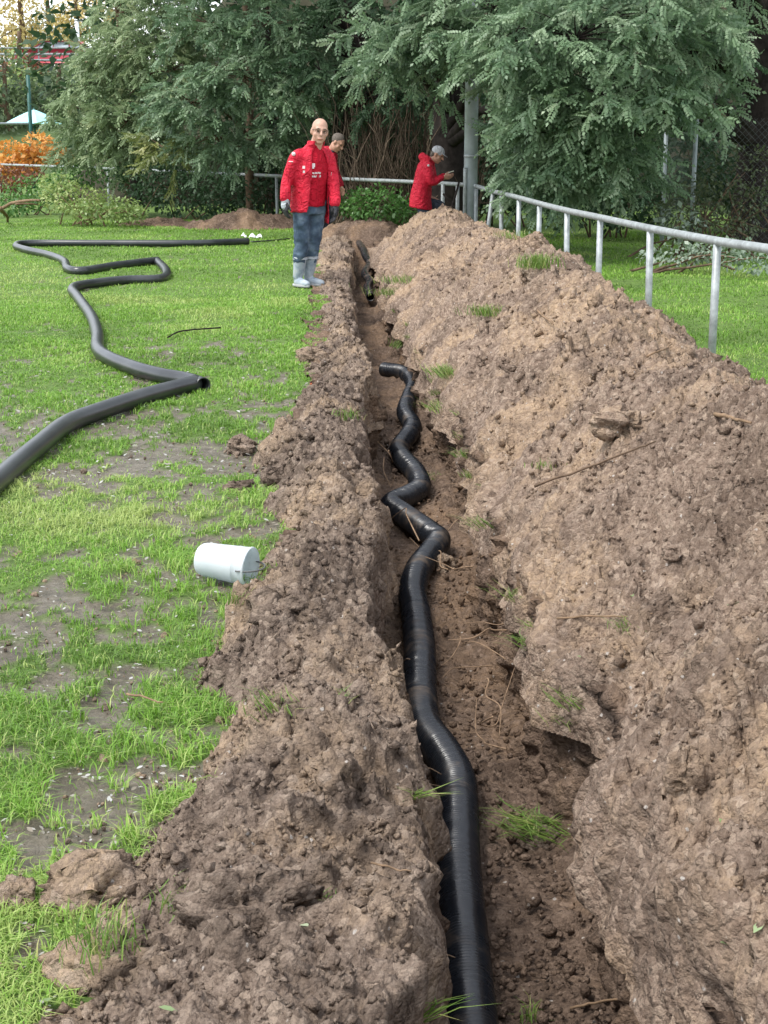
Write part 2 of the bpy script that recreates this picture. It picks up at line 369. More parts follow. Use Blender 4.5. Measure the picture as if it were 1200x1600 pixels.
# ------------------------------------------------------------------ spoil heaps
CR_Y = np.array([1.5, 5.7, 6.2, 7, 7.6, 8.2, 9.4, 11.1, 12.0, 12.5, 13.2, 14.6, 17.3, 20, 22, 23, 23.8])
CR_Z = np.array([.60, .60, .60, .54, .55, .63, .63, .60, .66, .69, .61, .62, .57, .57, .60, .52, -.05])
def heap_R(u, Y, fine=True):
    li = lip_R(Y) + 0.14*fbm2(Y, Y*0+4, 1.7, 3, 120) - 0.012
    cz = np.interp(Y, CR_Y, CR_Z)
    cu = np.interp(Y, [15, 21], [1.55, 1.32]) + 0.10*vn2(Y*0.8, Y*0, 121); ou = cu + np.interp(Y, [2, 6, 10, 25], [0.85, 0.80, 0.75, 0.55]) + 0.2*fbm2(Y, Y*0, 1.2, 3, 122)
    a = np.clip((u-li)/(cu-li), 0, 1); b = np.clip((ou-u)/(ou-cu), 0, 1)
    step = np.interp(Y, [1.5, 3.2, 3.6, 4.2, 6, 25], [0.20, 0.17, 0.05, 0.02, 0.01, 0.0])
    z = np.where(u < cu, step + (cz-step)*(0.55*a + 0.45*np.sin(a*math.pi/2)), cz*np.sin(b*math.pi/2)**0.9 - 0.04*(1-b))
    X = u + ax(Y); k = np.clip(z/0.12, 0, 1)
    z = z + k*(0.16*fbm2(X, Y, 1.9, 3, 123) + 0.08*fbm2(X, Y, 6, 3, 126))
    z = z + k*(0.36*lumps(X, Y, 0.30, 127, prob=0.35) + 0.5*lumps(X+0.3*z, Y, 0.13, 128, prob=0.4))
    if fine: z = z + np.clip(z/0.05, 0.3, 1)*(0.85*lumps(X, Y, 0.06, 129, prob=0.8) + 0.9*lumps(X, Y, 0.026, 130, prob=0.85) + 0.03*fbm2(X, Y, 25, 3, 131, 0.7))
    # bitten edge towards the trench
    z = np.where(u < li, -0.17 + (z+0.17)*np.clip(1-(li-u)/0.05, 0, 1), z)
    z = np.where(Y > 23.2, z*np.clip((23.8-Y)/0.6, 0, 1)-0.05*(Y-23.2)/.6, z)
    return z
def heap_L(u, Y, fine=True):
    le = edge_L(Y); li = lip_L(Y) - 0.01 + 0.05*vn2(Y*2.7, Y*0+8, 140)
    cu = le + (li-le)*0.62; h = np.interp(Y, [2, 3.3, 4.5, 5.5, 7, 9, 12, 16, 20, 24, 25.2], [.12, .14, .15, .12, .12, .09, .055, .05, .05, .05, 0]) * (1+0.8*fbm2(Y, Y*0, 1.3, 2, 141))
    a = np.clip((u-le)/(cu-le), 0, 1); b = np.clip((li-u)/(li-cu), 0, 1)
    z = np.where(u < cu, h*np.sin(a*math.pi/2)**0.85, h*(0.55+0.45*b)) 
    X = u + ax(Y); k = np.clip(z/0.08, 0, 1)
    z = z + k*(0.13*fbm2(X, Y, 2.6, 3, 143) + 0.07*fbm2(X, Y, 8, 3, 146))
    z = z + k*(0.45*lumps(X, Y, 0.24, 147, prob=0.45) + 0.6*lumps(X, Y, 0.11, 148, prob=0.45))
    if fine: z = z + np.clip(z/0.04, 0.25, 1)*(0.85*lumps(X, Y, 0.055, 149, prob=0.8) + 0.9*lumps(X, Y, 0.025, 150, prob=0.85) + 0.03*fbm2(X, Y, 25, 3, 151, 0.7))
    z = np.where(u < le, -0.05 + (z+0.05)*np.clip(1-(le-u)/0.06, 0, 1), z)
    z = np.where(u > li, -0.22 + (z+0.22)*np.clip(1-(u-li)/0.04, 0, 1), z)
    z = np.where(Y > 24.2, z-(Y-24.2)*0.35, z)
    return z
def heap_mesh(name, fn, u0, u1, y0, y1, nu, ry, mat, label):
    y = np.exp(np.arange(math.log(y0), math.log(y1), ry)); kk = np.linspace(0, 1, nu)
    Kg, Yg = np.meshgrid(kk, y)
    if u1 > 1: u0 = np.maximum(lip_R(Yg)-.20, .2)
    uv = np.interp(Yg, [2, 3, 4.5, 6, 8, 9], [1.15, 1.3, 1.6, 2.05, 2.5, u1-.1]) if u1 > 1 else np.full_like(Yg, u1-.02)
    Ug = np.where(Kg < .85, u0+(uv-u0)*Kg/.85, uv+(u1-uv)*(Kg-.85)/.15)
    Yj = Yg + 0.004*vn2(Ug*60, Yg*60, 160); Z = fn(Ug, Yj)
    gr = np.clip(np.abs(np.gradient(Z, axis=1)/np.gradient(Ug, axis=1)), 0, 4)/4
    X = Ug + ax(Yg) + (0.03+0.05*gr)*vn3(Ug*9, Yg*9, Z*9, 161) + (0.012+0.035*gr)*vn3(Ug*30, Yg*24, Z*30, 162) + 0.02*gr*vn3(Ug*70, Yg*60, Z*70, 163)
    Fh = gridf(*Ug.shape); cut = Z.ravel()[Fh].max(1) <= (-0.1695 if u1 > 1 else -0.2195)   # nothing of the heap hangs over the open trench
    Fh = Fh[~cut]
    o = mk(name, np.stack([X, Yg, Z], -1), Fh, mat, smooth=False); tag(o, label, 'soil heap'); return o
heap_mesh('spoil_heap', heap_R, 0.30, 2.75, 1.6, 23.9, 270, 0.0029, M['soil'], 'long high ridge of dug brown soil between trench and metal barrier')
heap_mesh('spoil_heap', heap_L, -0.85, 0.20, 1.7, 25.2, 140, 0.0026, M['soil_left'], 'low strip of dug brown soil between lawn and trench')

# far heaps at the trench end
def mound(name, c, rx, ry, h, seed, label, mat, n=90):
    a = np.linspace(-1.15, 1.15, n); A, B = np.meshgrid(a, a); r2 = A*A+B*B
    X = c[0]+A*rx; Y = c[1]+B*ry
    z = h*np.clip(1-r2, -1.6, 1)
    k = np.clip(z/0.1, 0, 1); z = z + k*(0.3*h*fbm2(X, Y, 2.2, 3, seed) + 0.5*lumps(X, Y, 0.22, seed+5, prob=0.6) + 0.6*lumps(X, Y, 0.08, seed+9, prob=0.7))
    o = mk(name, np.stack([X, Y, z-0.03], -1), gridf(n, n), mat, smooth=True); tag(o, label, 'soil heap'); return o
p = at_z(385, 357); mound('spoil_heap', (p[0], p[1]+0.3), 1.25, 0.7, 0.30, 200, 'low brown soil heap in front of the back barrier, left of the trench', M['soil_damp'])
p = at_z(250, 353); mound('spoil_heap', (p[0], p[1]+0.3), 1.0, 0.5, 0.13, 230, 'flat spread of brown soil beside the cut leafy branches', M['soil_damp'])
mound('spoil_heap', (-0.28, 25.35), 0.85, 0.8, 0.36, 260, 'dark soil heap at the far end of the trench', M['soil_damp'])

# ------------------------------------------------------------------ loose crumbs
def crumbs(name, fn, pts_u, pts_y, size, mat, label):
    iv = np.array([[1, 0, 0], [-1, 0, 0], [0, 1, 0], [0, -1, 0], [0, 0, 1], [0, 0, -1]], float); iff = np.array([[0, 2, 4], [2, 1, 4], [1, 3, 4], [3, 0, 4], [2, 0, 5], [1, 2, 5], [3, 1, 5], [0, 3, 5]]); n = len(pts_u); Z = fn(pts_u, pts_y, True)
    ok = Z > -0.02; pts_u, pts_y, Z, size = pts_u[ok], pts_y[ok], Z[ok], size[ok]; n = len(Z)
    P = np.stack([pts_u+ax(pts_y), pts_y, Z+size*0.25], -1)
    V, F = scatter(iv, iff, P, rot_rand(n), size[:, None]*rng.uniform(0.6, 1.25, (n, 3)))
    V = V + rng.normal(0, 1, V.shape)*np.repeat(size, 6)[:, None]*0.22
    o = mk(name, V, F, mat, smooth=False); tag(o, label, 'soil', kind='stuff')
def ydist(n, a, b, p=1.6):
    t = rng.random(n); k = 1-p; return (a**k + t*(b**k-a**k))**(1/k)
n = 14000; Yc = ydist(n, 2.3, 22); crumbs('soil_crumbs', heap_R, rng.uniform(0.72, 2.3, n), Yc, np.clip(rng.lognormal(-5.0, 0.5, n), 0.003, 0.026)*np.clip(Yc/5, 0.8, 1.6), M['soil'], 'loose crumbs of soil on the high ridge')
n = 9000; Yc = ydist(n, 2.3, 20); crumbs('soil_crumbs', heap_L, edge_L(Yc)-0.05+rng.random(n)**1.2*(lip_L(Yc)-edge_L(Yc)+0.05), Yc, np.clip(rng.lognormal(-5.0, 0.55, n), 0.003, 0.026)*np.clip(Yc/5, 0.8, 1.5), M['soil_left'], 'loose crumbs of soil on the low strip beside the lawn')

n = 2200; Yc = ydist(n, 2.6, 12)
def floor_z(u_, Y_, fine=True): return -depth(Y_)+0.02+0.05*fbm2(u_+ax(Y_), Y_, 3.0, 3, 97)+.02*(rng.random(len(u_))) + 1.0*(0)
def floor_ok(u_, Y_, fine=True): return floor_z(u_, Y_)+1.0
Uc = lip_L(Yc)+.04+rng.random(n)*(lip_R(Yc)-lip_L(Yc)-.06); sz = np.clip(rng.lognormal(-4.9, .5, n), .003, .024)
iv, iff = ico(); V, F = scatter(iv, iff, np.stack([Uc+ax(Yc), Yc, floor_z(Uc, Yc)], -1), rot_rand(n), sz[:, None]*rng.uniform(.6, 1.25, (n, 3)))
o = mk('soil_crumbs', V, F, M['soil_damp']); tag(o, 'loose crumbs of damp soil on the trench floor', 'soil', kind='stuff')

# ------------------------------------------------------------------ grass
def blades(P, h, lean, width, v, curl=1.0):
    n = len(P); a = rng.uniform(0, 2*math.pi, n); D = np.stack([np.cos(a), np.sin(a), np.zeros(n)], -1); Sd = np.stack([-np.sin(a), np.cos(a), np.zeros(n)], -1)
    up = np.array([0, 0, 1.0]); h = h[:, None]; lean = lean[:, None]; w = width[:, None]
    m = P + up*h*0.55 + D*h*lean*0.25; tp = P + up*h*(1-0.45*np.minimum(lean, 1.6)*0.6) + D*h*lean*0.95*curl
    V = np.stack([P-Sd*w, P+Sd*w, m-Sd*w*0.8, m+Sd*w*0.8, tp], 1).reshape(-1, 3)
    b = (np.arange(n)*5)[:, None]
    return V, [b+np.array([[0, 1, 3, 2]]), b+np.array([[2, 3, 4]])], np.repeat(v, 5)
def lawn(name, X, Y, label, hscale=1.0, rich=None):
    md = mud(X, Y); keep = rng.random(len(X)) > np.clip(md*1.45-0.1, 0, 0.95)
    X, Y, md = X[keep], Y[keep], md[keep]; n = len(X)
    cl = fbm2(X, Y, 2.2, 3, 301); 
    h = (0.030+0.030*rng.random(n))*(1+0.9*cl)*(1-0.5*md)*hscale*np.interp(Y, [2.5, 5, 9, 12, 25], [0.85, 0.78, 0.72, 0.7, 0.8])
    w = 0.0016*np.interp(Y, [3, 6, 12, 30], [1.0, 1.25, 2.3, 4.2])*rng.uniform(0.7, 1.3, n)
    v = np.clip(0.42+0.9*fbm2(X, Y, 0.7, 3, 305)+0.35*cl+rng.normal(0, 0.16, n), 0, 1)
    v = np.where(rng.random(n) < np.interp(Y, [4, 10, 14], [.14, .09, .04]), 1.0, v)
    P = np.stack([X, Y, gz(X, Y)-0.006], -1)
    V, F, vv = blades(P, np.maximum(h, 0.012), rng.uniform(0.25, 1.9, n), w, v)
    o = mk(name, V, F, M['grass'], attrs={'v': vv}); tag(o, label, 'grass', kind='stuff'); return o
def lawn_pts(n, y0, y1, p, left, right):
    Y = ydist(n, y0, y1, p); lo = left(Y); hi = right(Y); dens = (hi-lo)
    X = lo + rng.random(n)*dens; return X, Y
lf = lambda Y: -(0.275*Y+0.55); rt = lambda Y: edge_L(Y)+ax(Y)+0.05
A = [lawn_pts(30000, 2.3, 4.2, 0.2, lf, rt), lawn_pts(52000, 4.2, 8, 0.3, lf, rt), lawn_pts(80000, 8, 16, 0.3, lf, rt), lawn_pts(52000, 16, 31, 0.2, lf, rt), lawn_pts(24000, 2.3, 14, 0.6, lambda Y: lf(Y)-1.2, lf)]
lawn('lawn_grass', np.concatenate([a[0] for a in A]), np.concatenate([a[1] for a in A]), 'bright green short grass of the pitch left of the trench')
fr = lambda Y: 2.30+ax(Y)*1.0; fR = lambda Y: 0.27*Y+0.5
X, Y = lawn_pts(48000, 7.6, 27, 0.1, fr, fR); k = X > 2.2; lawn('lawn_grass', X[k], Y[k], 'bright green grass strip behind the metal barrier', 1.15)

n = 2200; X, Y = lawn_pts(n, 2.5, 11, 1.02, lambda Y: rt(Y)-.15-.9*rng.random(len(Y))**2-.25*Y*(rng.random(len(Y)) < .5), rt); k = rng.random(n) < .25+.75*mud(X, Y); X, Y = X[k], Y[k]; n = len(X); sz = np.clip(rng.lognormal(-5.2, .5, n), .0025, .018)
iv, iff = ico(); V, F = scatter(iv, iff, np.stack([X, Y, gz(X, Y)-.004], -1), rot_rand(n), sz[:, None]*rng.uniform(.6, 1.25, (n, 3)))
o = mk('soil_crumbs', V, F, M['soil_left']); tag(o, 'crumbs of soil scattered over the worn lawn', 'soil', kind='stuff')
# fallen leaves and bits of litter on the worn lawn
n = 4600; X, Y = lawn_pts(n, 2.5, 12, 1.02, lf, rt); md = mud(X, Y); k = rng.random(n) < 0.16+0.8*md; X, Y = X[k], Y[k]; n = len(X)
LV = np.array([[0, -1, 0], [0.45, -0.25, .12], [0.4, 0.4, .1], [0, 1, 0], [-0.4, 0.4, .1], [-0.45, -0.25, .12]]); LF = np.array([[0, 1, 2, 3], [0, 3, 4, 5]])
a = rng.uniform(0, 6.28, n); D = np.stack([np.cos(a), np.sin(a), rng.normal(0, .25, n)], -1); U = np.stack([rng.normal(0, .3, n), rng.normal(0, .3, n), np.ones(n)], -1)
s = rng.uniform(0.004, 0.014, n)*np.clip(Y/6, .8, 1.6)
V, F = scatter(LV, LF, np.stack([X, Y, gz(X, Y)+0.008], -1), frame_mats(D, U), s)
M['litter'] = leaf_mat('fallen grey leaves', (0.18, 0.14, 0.09), (0.36, 0.34, 0.29), (0.58, 0.59, 0.57), 0.5, 0.4)
o = mk('leaf_litter', V, F, M['litter'], attrs={'v': np.repeat(rng.random(n)**0.8, 6)}); tag(o, 'small pale fallen leaves scattered on the worn lawn', 'leaves', kind='stuff')
# ------------------------------------------------------------------ drain pipes
t = NT('black plastic pipe', 0.3, 0.65)
d = t.noise(5, 5, 0.65); dirt = t.mapr(d, 0.56, 0.70)
t.col(t.mix(dirt, (0.012, 0.014, 0.018), (0.10, 0.072, 0.05)))
rr = t.ramp(d, [(0.45, (0.24,)*3), (0.75, (0.6,)*3)]); t.l(rr, t.b.inputs['Roughness']); t.bump(t.noise(60, 3), 0.12, 0.004)
M['pipe'] = t.m
t = NT('dull black pipe', 0.33, 0.65); t.col(t.ramp(t.noise(4, 4), [(0.4, (0.014, 0.016, 0.019)), (0.7, (0.035, 0.038, 0.040))])); M['pipe2'] = t.m
M['pipe_in'] = plain('pipe inside', (0.006, 0.006, 0.007), 0.7, 0.2)
def pipe(name, pts, r, corr, step, label, parent=None, n=18):
    P = spline(pts, step); L = np.concatenate([[0], np.cumsum(np.linalg.norm(np.diff(P, axis=0), axis=1))])
    rad = r + corr*np.cos(2*math.pi*L/0.0150) if corr else np.full(len(P), r)
    root = empty(name, tuple(P[0])); tag(root, label, 'pipe', 'black drain pipes')
    V, F = tube(P, rad, n, False); sub = np.unique(np.r_[np.arange(0, len(P), 12 if corr else 2), len(P)-1]); V2, F2 = tube(P[sub], np.full(len(sub), r*0.86), n, False)
    k = np.arange(n); k2 = (k+1) % n; m = len(V); e = (len(P)-1)*n; e2 = (len(sub)-1)*n
    rim = np.concatenate([np.stack([k2, k, k+m, k2+m], -1), np.stack([k+e, k2+e, k2+m+e2, k+m+e2], -1)])
    O = P[0]
    w = mk('pipe_wall', np.concatenate([V, V2])-O, [F[0], F2[0][:, ::-1]+m, rim], M['pipe'] if corr else M['pipe2'], root, smooth=True)
    return root
PR = 0.0625
def tp(l, z): return [at_z(a, b, z) for a, b in l]
near = tp([(790, 2300), (765, 1900), (745, 1680), (735, 1595), (723, 1450), (716, 1350), (715, 1260), (711, 1215), (688, 1172), (662, 1135), (656, 1090), (656, 1020), (650, 960), (645, 925), (655, 888), (684, 848), (672, 833), (632, 805), (612, 788), (640, 774), (656, 762), (650, 740), (630, 717), (623, 702), (640, 678), (644, 664), (633, 644), (640, 620), (646, 604), (640, 590), (626, 581), (600, 577)], -0.425)
pipe('drain_pipe', near, PR, 0.0036, 0.0034, 'glossy black corrugated pipe snaking along the trench floor in the foreground')
far = [at_z(*q) for q in ((579, 464, -.30), (574, 450, -.27), (578, 440, -.24), (570, 427, -.20), (578, 412, -.17), (571, 400, -.12), (568, 390, -.07), (561, 380, -.03))]
pipe('drain_pipe', far, PR*0.85, 0.0003, 0.03, 'short far stretch of black pipe lying in the trench beside the man')
PL = 0.052
l1 = tp([(-420, 1080), (-230, 935), (-60, 800), (0, 748), (30, 722), (60, 697), (105, 662), (160, 641), (230, 618), (306, 598)], PL)
pipe('drain_pipe', l1, PL, 0, 0.02, 'black pipe on the lawn running out of the left edge, open end showing')
l2 = tp([(318, 601), (290, 593), (250, 586), (210, 575), (172, 560), (153, 545), (152, 522), (143, 495), (122, 465), (113, 452), (130, 445), (190, 438), (245, 436), (260, 430), (258, 420), (246, 408)], PL-0.004)
l2[0][2] = 0.045
pipe('drain_pipe', l2, PL*0.97, 0, 0.02, 'black pipe on the lawn bending from the open pipe end back to the folded corner')
l3 = tp([(246, 407), (180, 415), (130, 423), (106, 420), (100, 408), (75, 398), (40, 390), (25, 384), (45, 380), (150, 380), (300, 380), (388, 377)], PL)
pipe('drain_pipe', l3, PL*0.97, 0, 0.04, 'farthest black pipe on the lawn looping round to the soil heap')
# thin cable and a stray twig on the lawn
c = tp([(392, 378), (420, 376), (452, 373)], 0.02)
o = mk('cable', *tube(spline(c, .1), 0.012, 6), M['pipe2']); tag(o, 'thin dark cable trailing from the far pipe end towards the soil', 'cable')
c = tp([(262, 527), (285, 517), (345, 512)], 0.025)
o = mk('dark_twig', *tube(spline(c, .1), 0.007, 5), M['bark']); tag(o, 'thin dark twig lying on the open lawn inside the pipe loop', 'twig')
# pale scraps at the far pipe end
p = at_z(392, 372)
root = empty('plastic_scrap', p); tag(root, 'crumpled pale plastic scrap on the grass at the far pipe end', 'litter')
M['white'] = plain('white plastic', (0.75, 0.80, 0.80), 0.5, 0.4, 0.08, 9)
for k, (dx, dy, sx) in enumerate(((-.12, 0, .05), (.02, .1, .06), (.14, -.05, .045))):
    g = np.linspace(-1, 1, 7); A, B = np.meshgrid(g, g); Z = 0.05*(1-A*A)*(1-B*B) + 0.05*vn2(A*2+k*9, B*2, 5)
    mk('sheet', np.stack([dx+A*sx, dy+B*sx*.7, Z+0.02], -1), gridf(7, 7), M['white'], root)

# ------------------------------------------------------------------ barrier
HR = 0.88
cor = at_z(745, 291, HR); nea = at_z(1121, 377, HR); dv = cor-nea
def on_bar(px, py):
    r_ = ray(px, py); a = np.array([[r_[0], -dv[0]], [r_[1], -dv[1]]]); b = nea[:2]
    tt = np.linalg.solve(a, b); q = np.array([0, 0, CAM_H]) + r_*tt[0]; return q
RB = 0.032
def barrier(label, rail_pts, posts, rr_=RB):
    o0 = np.array(rail_pts[0], float); o0[2] = 0; root = empty('metal_barrier', o0); tag(root, label, 'barrier', 'metal pitch barriers')
    mk('rail', *[x if i else x-o0 for i, x in enumerate(tube(spline(rail_pts, 0.25), rr_, 12))], M['galv'], root, smooth=True)
    for (x, y, z, lx, ly) in posts:
        P = np.array([[x+lx, y+ly, -0.3], [x, y, z-0.01]])-o0; V, F = tube(P, rr_*0.92, 10)
        pt = mk('post', V, F, M['galv'], root, smooth=True)
rp = [on_bar(1480, 438), on_bar(1300, 407), on_bar(1200, 389), on_bar(1121, 377), on_bar(1016, 357), on_bar(938, 340), on_bar(886, 329), on_bar(843, 318), on_bar(811, 309), on_bar(784, 302), on_bar(770, 299), on_bar(745, 291)]
ps = []
for (a, b), lx in zip([(1320, 410), (1121, 377), (1016, 357), (938, 340), (886, 329), (843, 318), (811, 309), (784, 302), (770, 299), (744, 291)], [0, 0, .02, 0, .02, 0, 0, 0, -.14, 0]):
    q = on_bar(a, b+3); ps.append((q[0], q[1], q[2], lx, 0))
barrier('grey tubular metal barrier on posts running beside the high soil ridge', rp, ps)
bp = [rp[-1]] + [at_z(x, y, z) for x, y, z in ((715, 288, HR), (640, 284, HR), (520, 279, HR), (432, 275, HR), (250, 267, HR), (168, 263, HR), (0, 257, HR), (-200, 249, HR))]
bq = []
for i in (1, 4, 6, 7): bq.append((bp[i][0], bp[i][1], bp[i][2], 0, 0))
q = at_z(692, 287, HR); bq.append((q[0], q[1], HR, 0, 0))
q = at_z(-110, 253, HR); bq.append((q[0], q[1], HR, 0, 0))
barrier('grey tubular metal barrier crossing behind the three men to the left', bp, bq, 0.032)

# floodlight pole beside the corner
q = at_y(738, 340, cor[1]+0.10); root = empty('lamp_pole', (q[0]-0.03, cor[1]+0.16, 0)); tag(root, 'tall thick grey steel pole at the corner of the barriers', 'pole')
mk('shaft', *tube([(0, 0, -.3), (0, 0, 3), (0, 0, 9)], [.105, .10, .085], 20), M['pole'], root, smooth=True)
mk('cable_conduit', *tube([(-.085, -.075, -.2), (-.085, -.075, 1.05), (-.083, -.073, 1.15)], .032, 10), M['galv'], root, smooth=True)
mk('strap', *tube([(0, 0, 1.30), (0, 0, 1.34)], .108, 20), M['galv'], root, smooth=True)
for a, b, y_, l in (((706, 322), (717, 285), 23.2, 'thin dark stick leaning on the barrier left of the grey pole'), ((694, 305), (712, 330), 22.9, 'thin dark stick lying on the crest beside the crouched man')):
    A_, B_ = at_y(*a, y_), at_y(*b, y_+(.5 if a[0] > 700 else 0)); m_ = (A_+B_)/2+[0.01, 0, 0.01]
    o = mk('stick', *tube(spline([A_-(B_-A_)*.1, m_, B_], .1), .016, 6), M['bark']); tag(o, l, 'stick')

# ------------------------------------------------------------------ bucket
def lathe(prof, n=32):
    prof = np.asarray(prof, float); a = np.linspace(0, 2*math.pi, n, endpoint=False)
    V = np.stack([prof[:, 0][:, None]*np.cos(a), prof[:, 0][:, None]*np.sin(a), np.repeat(prof[:, 1][:, None], n, 1)], -1).reshape(-1, 3)
    return V, gridf(len(prof), n, True)
def cap(V, F, c0=None):
    return V, F
t = NT('milky plastic', 0.35, 0.5); bc_ = t.ramp(t.noise(7, 4), [(0.35, (0.68, 0.72, 0.74)), (0.65, (0.80, 0.83, 0.84))]); t.col(t.mix(t.mapr(t.noise(28, 5, .7, dist=1.2), .60, .74, 0, .6), bc_, (.33, .29, .24))); 
tr = t.n('ShaderNodeBsdfTranslucent'); tr.inputs['Color'].default_value = (.75, .82, .85, 1); mx = t.n('ShaderNodeMixShader'); mx.inputs[0].default_value = .45; t.l(t.b.outputs[0], mx.inputs[1]); t.l(tr.outputs[0], mx.inputs[2]); t.l(mx.outputs[0], t.t.nodes['Material Output'].inputs['Surface']); M['bucket'] = t.m
bl = 0.215; br = 0.072
pb = at_z(350, 916)
root = empty('plastic_bucket', (pb[0], pb[1]+0.05, br+0.004)); tag(root, 'small white plastic bucket lying on its side at the edge of the soil', 'bucket')
prof = [(0.0001, 0), (br*.55, .001), (br*.72, .006), (br*.82, .016), (br*.87, .030), (br*.89, .045), (br*.965, bl*.74), (br*.985, bl*.75), (br*.985, bl*.76), (br*.97, bl*.77), (br*1.0, bl*.96), (br*1.03, bl*.965), (br*1.03, bl*.985), (br*1.0, bl), (br*.985, bl), (br*.95, bl*.75), (br*.82, .04), (br*.7, .014), (0.0001, .01)]
V, F = lathe(prof); Rm = np.array(Matrix.Rotation(R(90), 3, 'Y')); Rz = np.array(Matrix.Rotation(R(-21), 3, 'Z') @ Matrix.Rotation(R(3), 3, 'Y')); BM = Rz @ Rm
off = np.array([-bl/2, 0, 0]); off = Rz @ off
wl = mk('bucket_wall', V @ BM.T + off, F, M['bucket'], root, smooth=True)
M['wire'] = plain('dull wire', (0.12, 0.12, 0.12), 0.5, 0.4)
M['print'] = plain('grey print', (0.34, 0.33, 0.34), 0.6, 0.3, 0.3, 60)
a = np.linspace(R(-90), R(95), 20); hp = np.stack([br*1.06*np.cos(a)*1.0, br*1.06*np.sin(a), np.full(20, bl*.86)-0.0*np.cos(a)], -1)
hp[:, 2] += 0.012*np.cos(a)
hp = np.stack([-hp[:, 0]*0.2-br*1.0, hp[:, 1]*1.0, hp[:, 2]], -1)
# the wire bail hangs across the mouth
b = np.linspace(-1, 1, 17); bail = np.stack([0*b, br*1.06*b, bl*.87+0.075*np.sqrt(np.clip(1-b*b, 0, 1))], -1)
bail = bail @ np.array(Matrix.Rotation(R(0), 3, 'Z')).T
mk('bail_handle', *[x if i else x @ BM.T + off for i, x in enumerate(tube(bail, .0032, 6))], M['wire'], root, smooth=True)
# printed marks low on the near side: five short dark strokes each its own glyph-like bar group
mv = []
for k, (gx, gw) in enumerate(((.060, .011), (.074, .013), (.094, .012), (.109, .012), (.124, .010))):
    for j in range(3):
        zz = gx + gw*j/3; th = R(207)
        for (t0, t1) in ((th-.10+.05*(j % 2), th+.10-.04*((k+j) % 3)),):
            aa = np.linspace(t0, t1, 4); rr_ = br*(.885+.065*(zz/bl)/.74)+.0012
            mv.append((np.concatenate([np.stack([rr_*np.cos(aa-math.pi/2-.62+.0), rr_*np.sin(aa-math.pi/2-.62), np.full(4, zz)], -1), np.stack([rr_*np.cos(aa-math.pi/2-.62), rr_*np.sin(aa-math.pi/2-.62), np.full(4, zz+gw*.17)], -1)]), gridf(2, 4)))
V, F = joinm(mv)
mk('print', V @ BM.T + off, F, M['print'], root)

# ------------------------------------------------------------------ clods, turf, roots, twigs, stones
def clod(name, c, r, seed, label, sub=3, mat=None, squash=(1, 1, .7), group=None, rot=0.0, sharp=0.35, cat='clod'):
    V, F = ball((0, 0, 0), 1.0, 40, 28); V = np.asarray(V)
    n = 1 + sharp*2*vn3(V[:, 0]*1.3+seed, V[:, 1]*1.3, V[:, 2]*1.3, seed) + .5*sharp*vn3(V[:, 0]*3+seed, V[:, 1]*3, V[:, 2]*3, seed+1) + .5*sharp*vn3(V[:, 0]*7, V[:, 1]*7+seed, V[:, 2]*7, seed+2) + .35*sharp*vn3(V[:, 0]*15, V[:, 1]*15+seed, V[:, 2]*15, seed+3)
    n = np.minimum(n, 1.0+.25*vn3(V[:, 0]*.9+seed*1.7, V[:, 1]*.9, V[:, 2]*.9, seed+6))
    V = V*n[:, None]
    rc = np.random.default_rng(seed)
    for _ in range(7):          # broken flat faces
        dn = rc.normal(size=3); dn /= np.linalg.norm(dn); cc = rc.uniform(.58, .9); pr = V @ dn; ov = np.maximum(pr-cc, 0); V = V-np.outer(ov*.88, dn)
    V = V+.26*np.stack([vn3(V[:, 0]*4.3, V[:, 1]*4.3+k, V[:, 2]*4.3, seed+39+k) for k in range(3)], -1)+.10*np.stack([vn3(V[:, 0]*9, V[:, 1]*9+k, V[:, 2]*9, seed+9+k) for k in range(3)], -1)+.07*np.stack([vn3(V[:, 0]*22, V[:, 1]*22+k, V[:, 2]*22, seed+19+k) for k in range(3)], -1)
    V = V*1.12*np.asarray(squash)*r
    V = V @ np.array(Matrix.Rotation(rot, 3, 'Z')).T
    o = mk(name, V, F, mat or M['clod'], smooth=False); o.location = c; tag(o, label, cat, group); return o
def surf(px, py, extra=0.0):
    """march a view ray until it meets the soil or lawn: gives a resting place on the built surface"""
    d_ = ray(px, py); t_ = np.linspace(2.2, 34, 5200); Q = np.array([0, 0, CAM_H])[None]+d_[None]*t_[:, None]
    u_ = Q[:, 0]-ax(Q[:, 1]); g = gz(Q[:, 0], Q[:, 1]); L_, R_ = lip_L(Q[:, 1]), lip_R(Q[:, 1])
    intr = (u_ > L_) & (u_ < R_) & (Q[:, 1] < FAR)
    h_ = np.where(intr, -depth(Q[:, 1])+.02, np.maximum(g, np.where(u_ > .6, heap_R(u_, Q[:, 1], False), np.where(u_ < .3, heap_L(u_, Q[:, 1], False), g))))
    hit = np.argmax(Q[:, 2] < h_+extra); return Q[hit]
